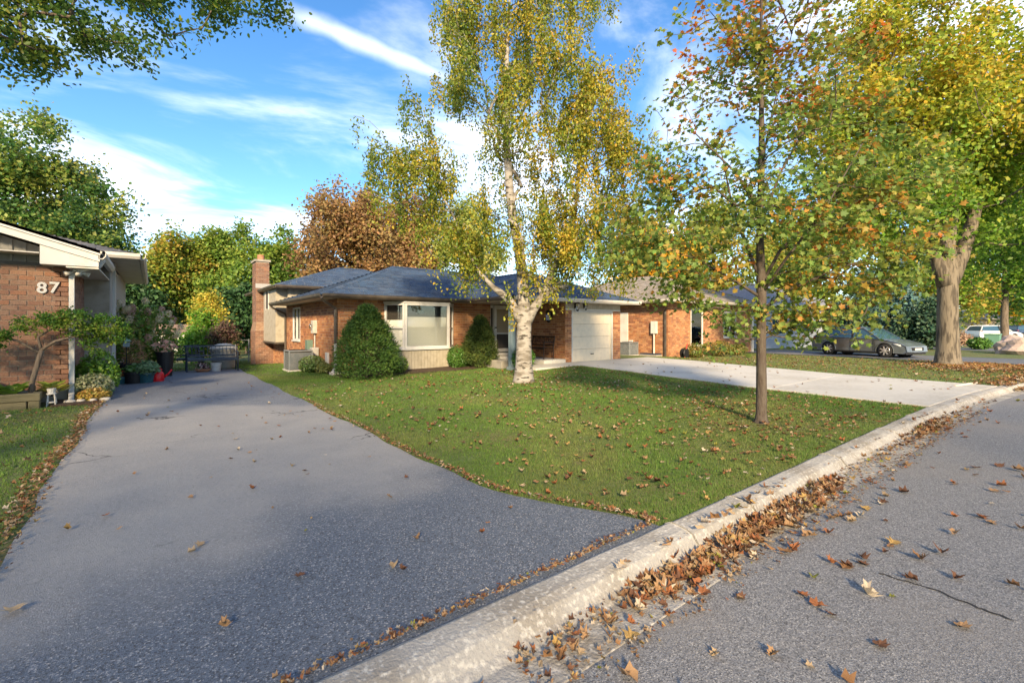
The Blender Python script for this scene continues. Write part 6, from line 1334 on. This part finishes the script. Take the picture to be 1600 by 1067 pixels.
patch = .5+.5*np.sin(X*1.3+1.7*np.sin(Y*.9))*np.sin(Y*1.1+1.3*np.sin(X*.7)); patch = np.clip(patch+rng.normal(size=N)*.22, 0, 1)
dry = np.clip(smooth(.55, .95, patch)*.75+.75*np.exp(-((X-7.5)**2+(Y-3.3)**2)/1.6)+.55*smooth(16, 18, X), 0, 1)*rng.uniform(.5, 1, N)
g1 = np.array([0.070, 0.145, 0.027]); g2 = np.array([0.125, 0.205, 0.042]); g3 = np.array([0.25, 0.21, 0.095])
c = g1+(g2-g1)*rng.random((N, 1)); dry = dry*.7; c = c*(1-dry[:, None])+g3*dry[:, None]; c *= rng.uniform(.7, 1.25, (N, 1))
clump = np.sin(X*3.1+np.sin(Y*2.3))*np.sin(Y*2.7+np.sin(X*4.1)); clump2 = np.sin(X*11+2*np.sin(Y*7))*np.sin(Y*12+2*np.sin(X*6)); hgt = (.020+.020*rng.random(N))*(1+.3*clump+.25*clump2); c *= (1+.10*clump+.10*clump2)[:, None]; wid = .0042*np.maximum(1, d/3.6); 
nr = np.stack([rng.normal(size=N)*.38, rng.normal(size=N)*.38, np.ones(N)], 1)
inst_mesh('lawn_grass', BLADE[0], BLADE[1], np.stack([X, Y, gz(X, Y)-.006], 1), frames(nr, rng), np.stack([wid, hgt, hgt], 1), c, GRASS)
prop(bpy.data.objects['lawn_grass'], 'short green lawn grass with dry patches around the houses', 'grass', kind='stuff')

# ------------------------------------------------------------------ fallen leaves
def surf_z(X, Y):
    t = Y-kerb_y(X); z = gz(X, Y)+.028
    drive = (X > -.80) & (X < drv_right(Y)) & (Y > 2.02) & (Y < 18.8); z = np.where(drive, .03, z)
    conc_ = (X > 11.36+.045*(Y-2)) & (X < 16.64+.06*(Y-2)) & (Y < 12.4); z = np.where(conc_, gz(X, Y)+.026, z)
    z = np.where((t <= .02) & (t > -.22), .03, z); z = np.where((t <= -.22) & (t > -.54), -.07, z)
    z = np.where(t <= -.54, -.075+.06*(1-((t+3.9)/3.4)**2)+.004, z); return z
LV = []   # x, y, size, zone
def put(X, Y, size, zone): LV.extend([(a, b, s_, zone) for a, b, s_ in zip(X, Y, size)])
n = 1700; X = rng.uniform(2.6, 11.3, n); Y = rng.uniform(2.05, 12.5, n); k = in_lawn(X, Y); put(X[k], Y[k], .045+.05*rng.random(k.sum())**1.4, 'lawn')
n = 900; X = rng.normal(8.2, 1.7, n); Y = rng.normal(3.4, 1.6, n); k = in_lawn(X, Y) & (X < 11.3); put(X[k], Y[k], .042+.045*rng.random(k.sum())**1.4, 'lawn')
n = 500; X = rng.normal(8.4, 1.6, n); Y = rng.normal(9.2, 1.5, n); k = in_lawn(X, Y) & (X < 11.3); put(X[k], Y[k], rng.uniform(.04, .075, k.sum()), 'lawn')
n = 1900; X = rng.uniform(17, 26, n); Y = rng.uniform(0, 11, n); k = in_lawn(X, Y); put(X[k], Y[k], rng.uniform(.05, .10, k.sum()), 'verge')
n = 2200; X = rng.normal(24.2, 1.5, n); Y = rng.normal(2.9, .9, n); k = in_lawn(X, Y); put(X[k], Y[k], rng.uniform(.08, .13, k.sum()), 'verge')
n = 160; X = rng.uniform(-3.5, -.85, n); Y = rng.uniform(2.6, 11.8, n); put(X, Y, rng.uniform(.05, .10, n), 'strip')
# wind rows: drive edges and the gutter
n = 1500; Y = 2.6+rng.random(n)*9.6; X = -.85+rng.normal(size=n)*.055+.03*np.sin(Y*1.7); put(X, Y, rng.uniform(.02, .055, n), 'strip')
n = 900; Y = 2.1+rng.random(n)**1.4*8; X = drv_right(Y)+rng.normal(size=n)*.035+.03; put(X, Y, rng.uniform(.018, .045, n), 'strip')
n = 500; X = rng.uniform(.4, 3.1, n); Y = kerb_y(X)+.05+np.abs(rng.normal(size=n))*.03; put(X, Y, rng.uniform(.015, .035, n), 'strip')
def gut(n, x0, x1, sx, lo=.045, hi=.11):
    X = rng.uniform(x0, x1, n) if sx is None else rng.normal(x0, sx, n); Y = kerb_y(X)-.36+rng.normal(size=n)*.075; put(X, Y, rng.uniform(lo, hi, n), 'gutter')
gut(150, 2.5, 0, .28); gut(330, 3.9, 0, .4, .05, .105); gut(260, 4.7, 0, .42, .05, .105); gut(110, 3.1, 0, .22); gut(40, 1.6, 0, .2, .03, .08); gut(260, 9.6, 0, .6, .05, .11); gut(150, 6, 14, None, .04, .09); gut(900, 1.3, 9, None, .014, .035)
n = 900; X = rng.uniform(1.2, 12, n); Y = kerb_y(X)-.57+rng.normal(size=n)*.05; put(X, Y, rng.uniform(.015, .04, n), 'gutter')
n = 1300; X = rng.uniform(16.5, 26, n); Y = kerb_y(X)-.15+rng.normal(size=n)*.35; put(X, Y, rng.uniform(.08, .14, n), 'gutter')
n = 70; X = rng.uniform(1.6, 6.5, n); Y = kerb_y(X)-.65-rng.random(n)**1.8*1.6; put(X, Y, rng.uniform(.05, .11, n), 'road')
n = 85; X = rng.uniform(6, 16, n); Y = kerb_y(X)-.65-rng.random(n)**1.4*3.5; put(X, Y, rng.uniform(.05, .11, n), 'road')
n = 90; X = rng.uniform(-.7, 2.4, n); Y = rng.uniform(2.4, 14, n); put(X, Y, rng.uniform(.03, .075, n), 'drive')
n = 60; X = rng.uniform(11.6, 16.5, n); Y = rng.uniform(2.2, 11, n); put(X, Y, rng.uniform(.05, .10, n), 'slab')
for px, py, s_ in ((1358, 923, .12), (1228, 858, .11), (1180, 865, .09), (1345, 874, .10), (1350, 868, .08), (985, 985, .11), (1470, 860, .10), (470, 902, .08), (615, 888, .07), (20, 958, .11), (395, 765, .07), (735, 1055, .14), (1250, 775, .10), (1330, 808, .10), (1345, 801, .10), (1560, 725, .12), (1590, 733, .12), (1525, 728, .12), (1415, 765, .1), (1380, 780, .09), (1550, 815, .09), (1555, 765, .1)):
    p = at(px, py, -.03 if px > 560 and py > 700 and px > 900 else 0.02); LV.append((p.x, p.y, s_, 'road' if p.y < 1.4 else ('gutter' if p.y < 1.9 else 'drive')))
LX_ = np.array([q[0] for q in LV]); LY_ = np.array([q[1] for q in LV]); LS = np.array([q[2] for q in LV]); LZn = np.array([q[3] for q in LV]); N = len(LV)
LZ = surf_z(LX_, LY_)+rng.random(N)*np.where(LZn == 'gutter', .022, .006)
tl = np.where((LZn == 'gutter') | (LZn == 'strip'), .20, .13); nr = np.stack([rng.normal(size=N)*tl, rng.normal(size=N)*tl, np.ones(N)], 1); FR = frames(nr, rng)
pal = np.array([(0.21, 0.115, 0.055), (0.29, 0.18, 0.095), (0.13, 0.065, 0.038), (0.33, 0.245, 0.15), (0.24, 0.095, 0.04), (0.33, 0.22, 0.08), (0.40, 0.34, 0.26)])
pr = np.array([.24, .2, .16, .12, .13, .08, .07]); CI = rng.choice(7, N, p=pr)
gy_ = (LZn == 'verge') & (np.hypot(LX_-24.2, LY_-2.9) < 1.6); CI[gy_] = rng.choice([1, 4, 5], gy_.sum())
CC = pal[CI]*rng.uniform(.75, 1.25, (N, 1)); lg = rng.random(N) < .03; CC[lg] = (0.22, 0.22, 0.04)
# curled leaf shape
def curled(tm, amt):
    v = tm[0].copy(); v[:, 1] -= .45; v[:, 2] = v[:, 2]*amt+amt*1.0*(v[:, 0]**2+(v[:, 1])**2)*.9; return v, tm[1]
def crumple(tm, amt, sd):
    v, f = curled(tm, amt); r0 = np.random.default_rng(sd); v = v+r0.normal(size=v.shape)*np.array([.05, .05, .07]); a_ = 1.1*amt*np.sign(v[:, 0]); v[:, 2] += np.abs(v[:, 0])*amt*.8; v[:, 0] *= 1-.35*amt; return v, f
TM = [crumple(MAPLE, .3, 1), crumple(MAPLE, .6, 2), crumple(STAR, .6, 3), crumple(OVAL, .7, 4)]
kind = rng.choice(4, N, p=[.4, .3, .2, .1]); kind[LS < .05] = 3; kind[(LS < .05) & (rng.random(N) < .5)] = 2
# the 300 largest in view are leaves of their own, the rest one mass
dep = LX_*.615+LY_*.788; lat = (LX_*.788-LY_*.615)/np.maximum(dep, .1); app = np.where((dep > 1.7) & (np.abs(lat) < 1.08) & ((1.5-LZ)/np.maximum(dep, .1) < .75), LS/np.maximum(dep, .1), 0)
sel = np.argsort(-app)[:300]; issel = np.zeros(N, bool); issel[sel] = True
ZL = {'lawn': ('dry maple leaf lying on the front lawn grass', 'leaves on the front lawn'), 'gutter': ('crisp brown maple leaf drifted into the kerb gutter', 'leaves in the gutter'), 'road': ('dry maple leaf lying loose on the street asphalt', 'leaves on the street'),
      'drive': ('dry leaf lying on the asphalt driveway', 'leaves on the asphalt driveway'), 'strip': ('small brown leaf in the drift along the asphalt driveway edge', 'leaves along the driveway edge'), 'slab': ('dry leaf lying on the pale concrete drive', 'leaves on the concrete drive'), 'verge': ('orange leaf lying on the verge under the old maple', 'leaves under the old maple')}
LCN = ['brown', 'tan', 'dark brown', 'beige', 'rust orange', 'yellow tan', 'pale buff']; LM = {}; LMAT = [mat('dry leaf colour', tuple(p), 0.75, var=(tuple(p*.6), 30, .45, .7), spec=.2) for p in pal]
for i in sel:
    key = (int(kind[i]), int(CI[i]))
    if key not in LM:
        me = bpy.data.meshes.new('fallen_leaf'); tv, tf = TM[key[0]]; me.from_pydata(tv.tolist(), [], tf.tolist()); me.materials.append(LMAT[key[1]]); LM[key] = me
    o = bpy.data.objects.new('fallen_leaf', LM[key]); COL.objects.link(o)
    o.matrix_world = Matrix.Translation((LX_[i], LY_[i], LZ[i])) @ Matrix(FR[i].tolist()).to_4x4() @ Matrix.Scale(float(LS[i]), 4)
    lb_, gp_ = ZL[str(LZn[i])]; prop(o, lb_.replace('dry ', 'dry '+LCN[CI[i]]+' ').replace('crisp brown', 'crisp '+LCN[CI[i]]).replace('small brown', 'small '+LCN[CI[i]]).replace('orange leaf', LCN[CI[i]]+' leaf'), 'leaf', gp_)
r = ~issel
for k in range(4):
    q = r & (kind == k)
    if k == 0: pass
qs = []
mbk = None
for k in range(4):
    q = np.where(r & (kind == k))[0]
    o = inst_mesh('leaf_litter', TM[k][0], TM[k][1], np.stack([LX_, LY_, LZ], 1)[q], FR[q], LS[q], CC[q], DRYLEAF); qs.append(o)
bm = bmesh.new()
# join the four leaf shapes into one litter object
lit = qs[0]
vs = []; 
def grab(o):
    m = o.data; v = np.empty(len(m.vertices)*3, np.float32); m.vertices.foreach_get('co', v); l_ = np.empty(len(m.loops), np.int32); m.loops.foreach_get('vertex_index', l_); c_ = np.empty(len(m.vertices)*4, np.float32); m.attributes['Col'].data.foreach_get('color', c_); return v.reshape(-1, 3), l_, c_.reshape(-1, 4)
vv, ll, cc, base_ = [], [], [], 0
for o in qs: a, b_, c_ = grab(o); vv.append(a); ll.append(b_+base_); cc.append(c_); base_ += len(a)
for o in qs: bpy.data.objects.remove(o)
vv = np.concatenate(vv); ll = np.concatenate(ll); cc = np.concatenate(cc)
me = bpy.data.meshes.new('leaf_litter'); me.vertices.add(len(vv)); me.vertices.foreach_set('co', vv.ravel()); me.loops.add(len(ll)); me.loops.foreach_set('vertex_index', ll); me.polygons.add(len(ll)//3); me.polygons.foreach_set('loop_start', np.arange(0, len(ll), 3, dtype=np.int32))
a = me.attributes.new('Col', 'FLOAT_COLOR', 'POINT'); a.data.foreach_set('color', cc.ravel()); me.update(calc_edges=True)
prop(link('leaf_litter', me, DRYLEAF), 'scattered brown and tan leaf litter over lawns, gutter and street', 'leaf litter', kind='stuff')
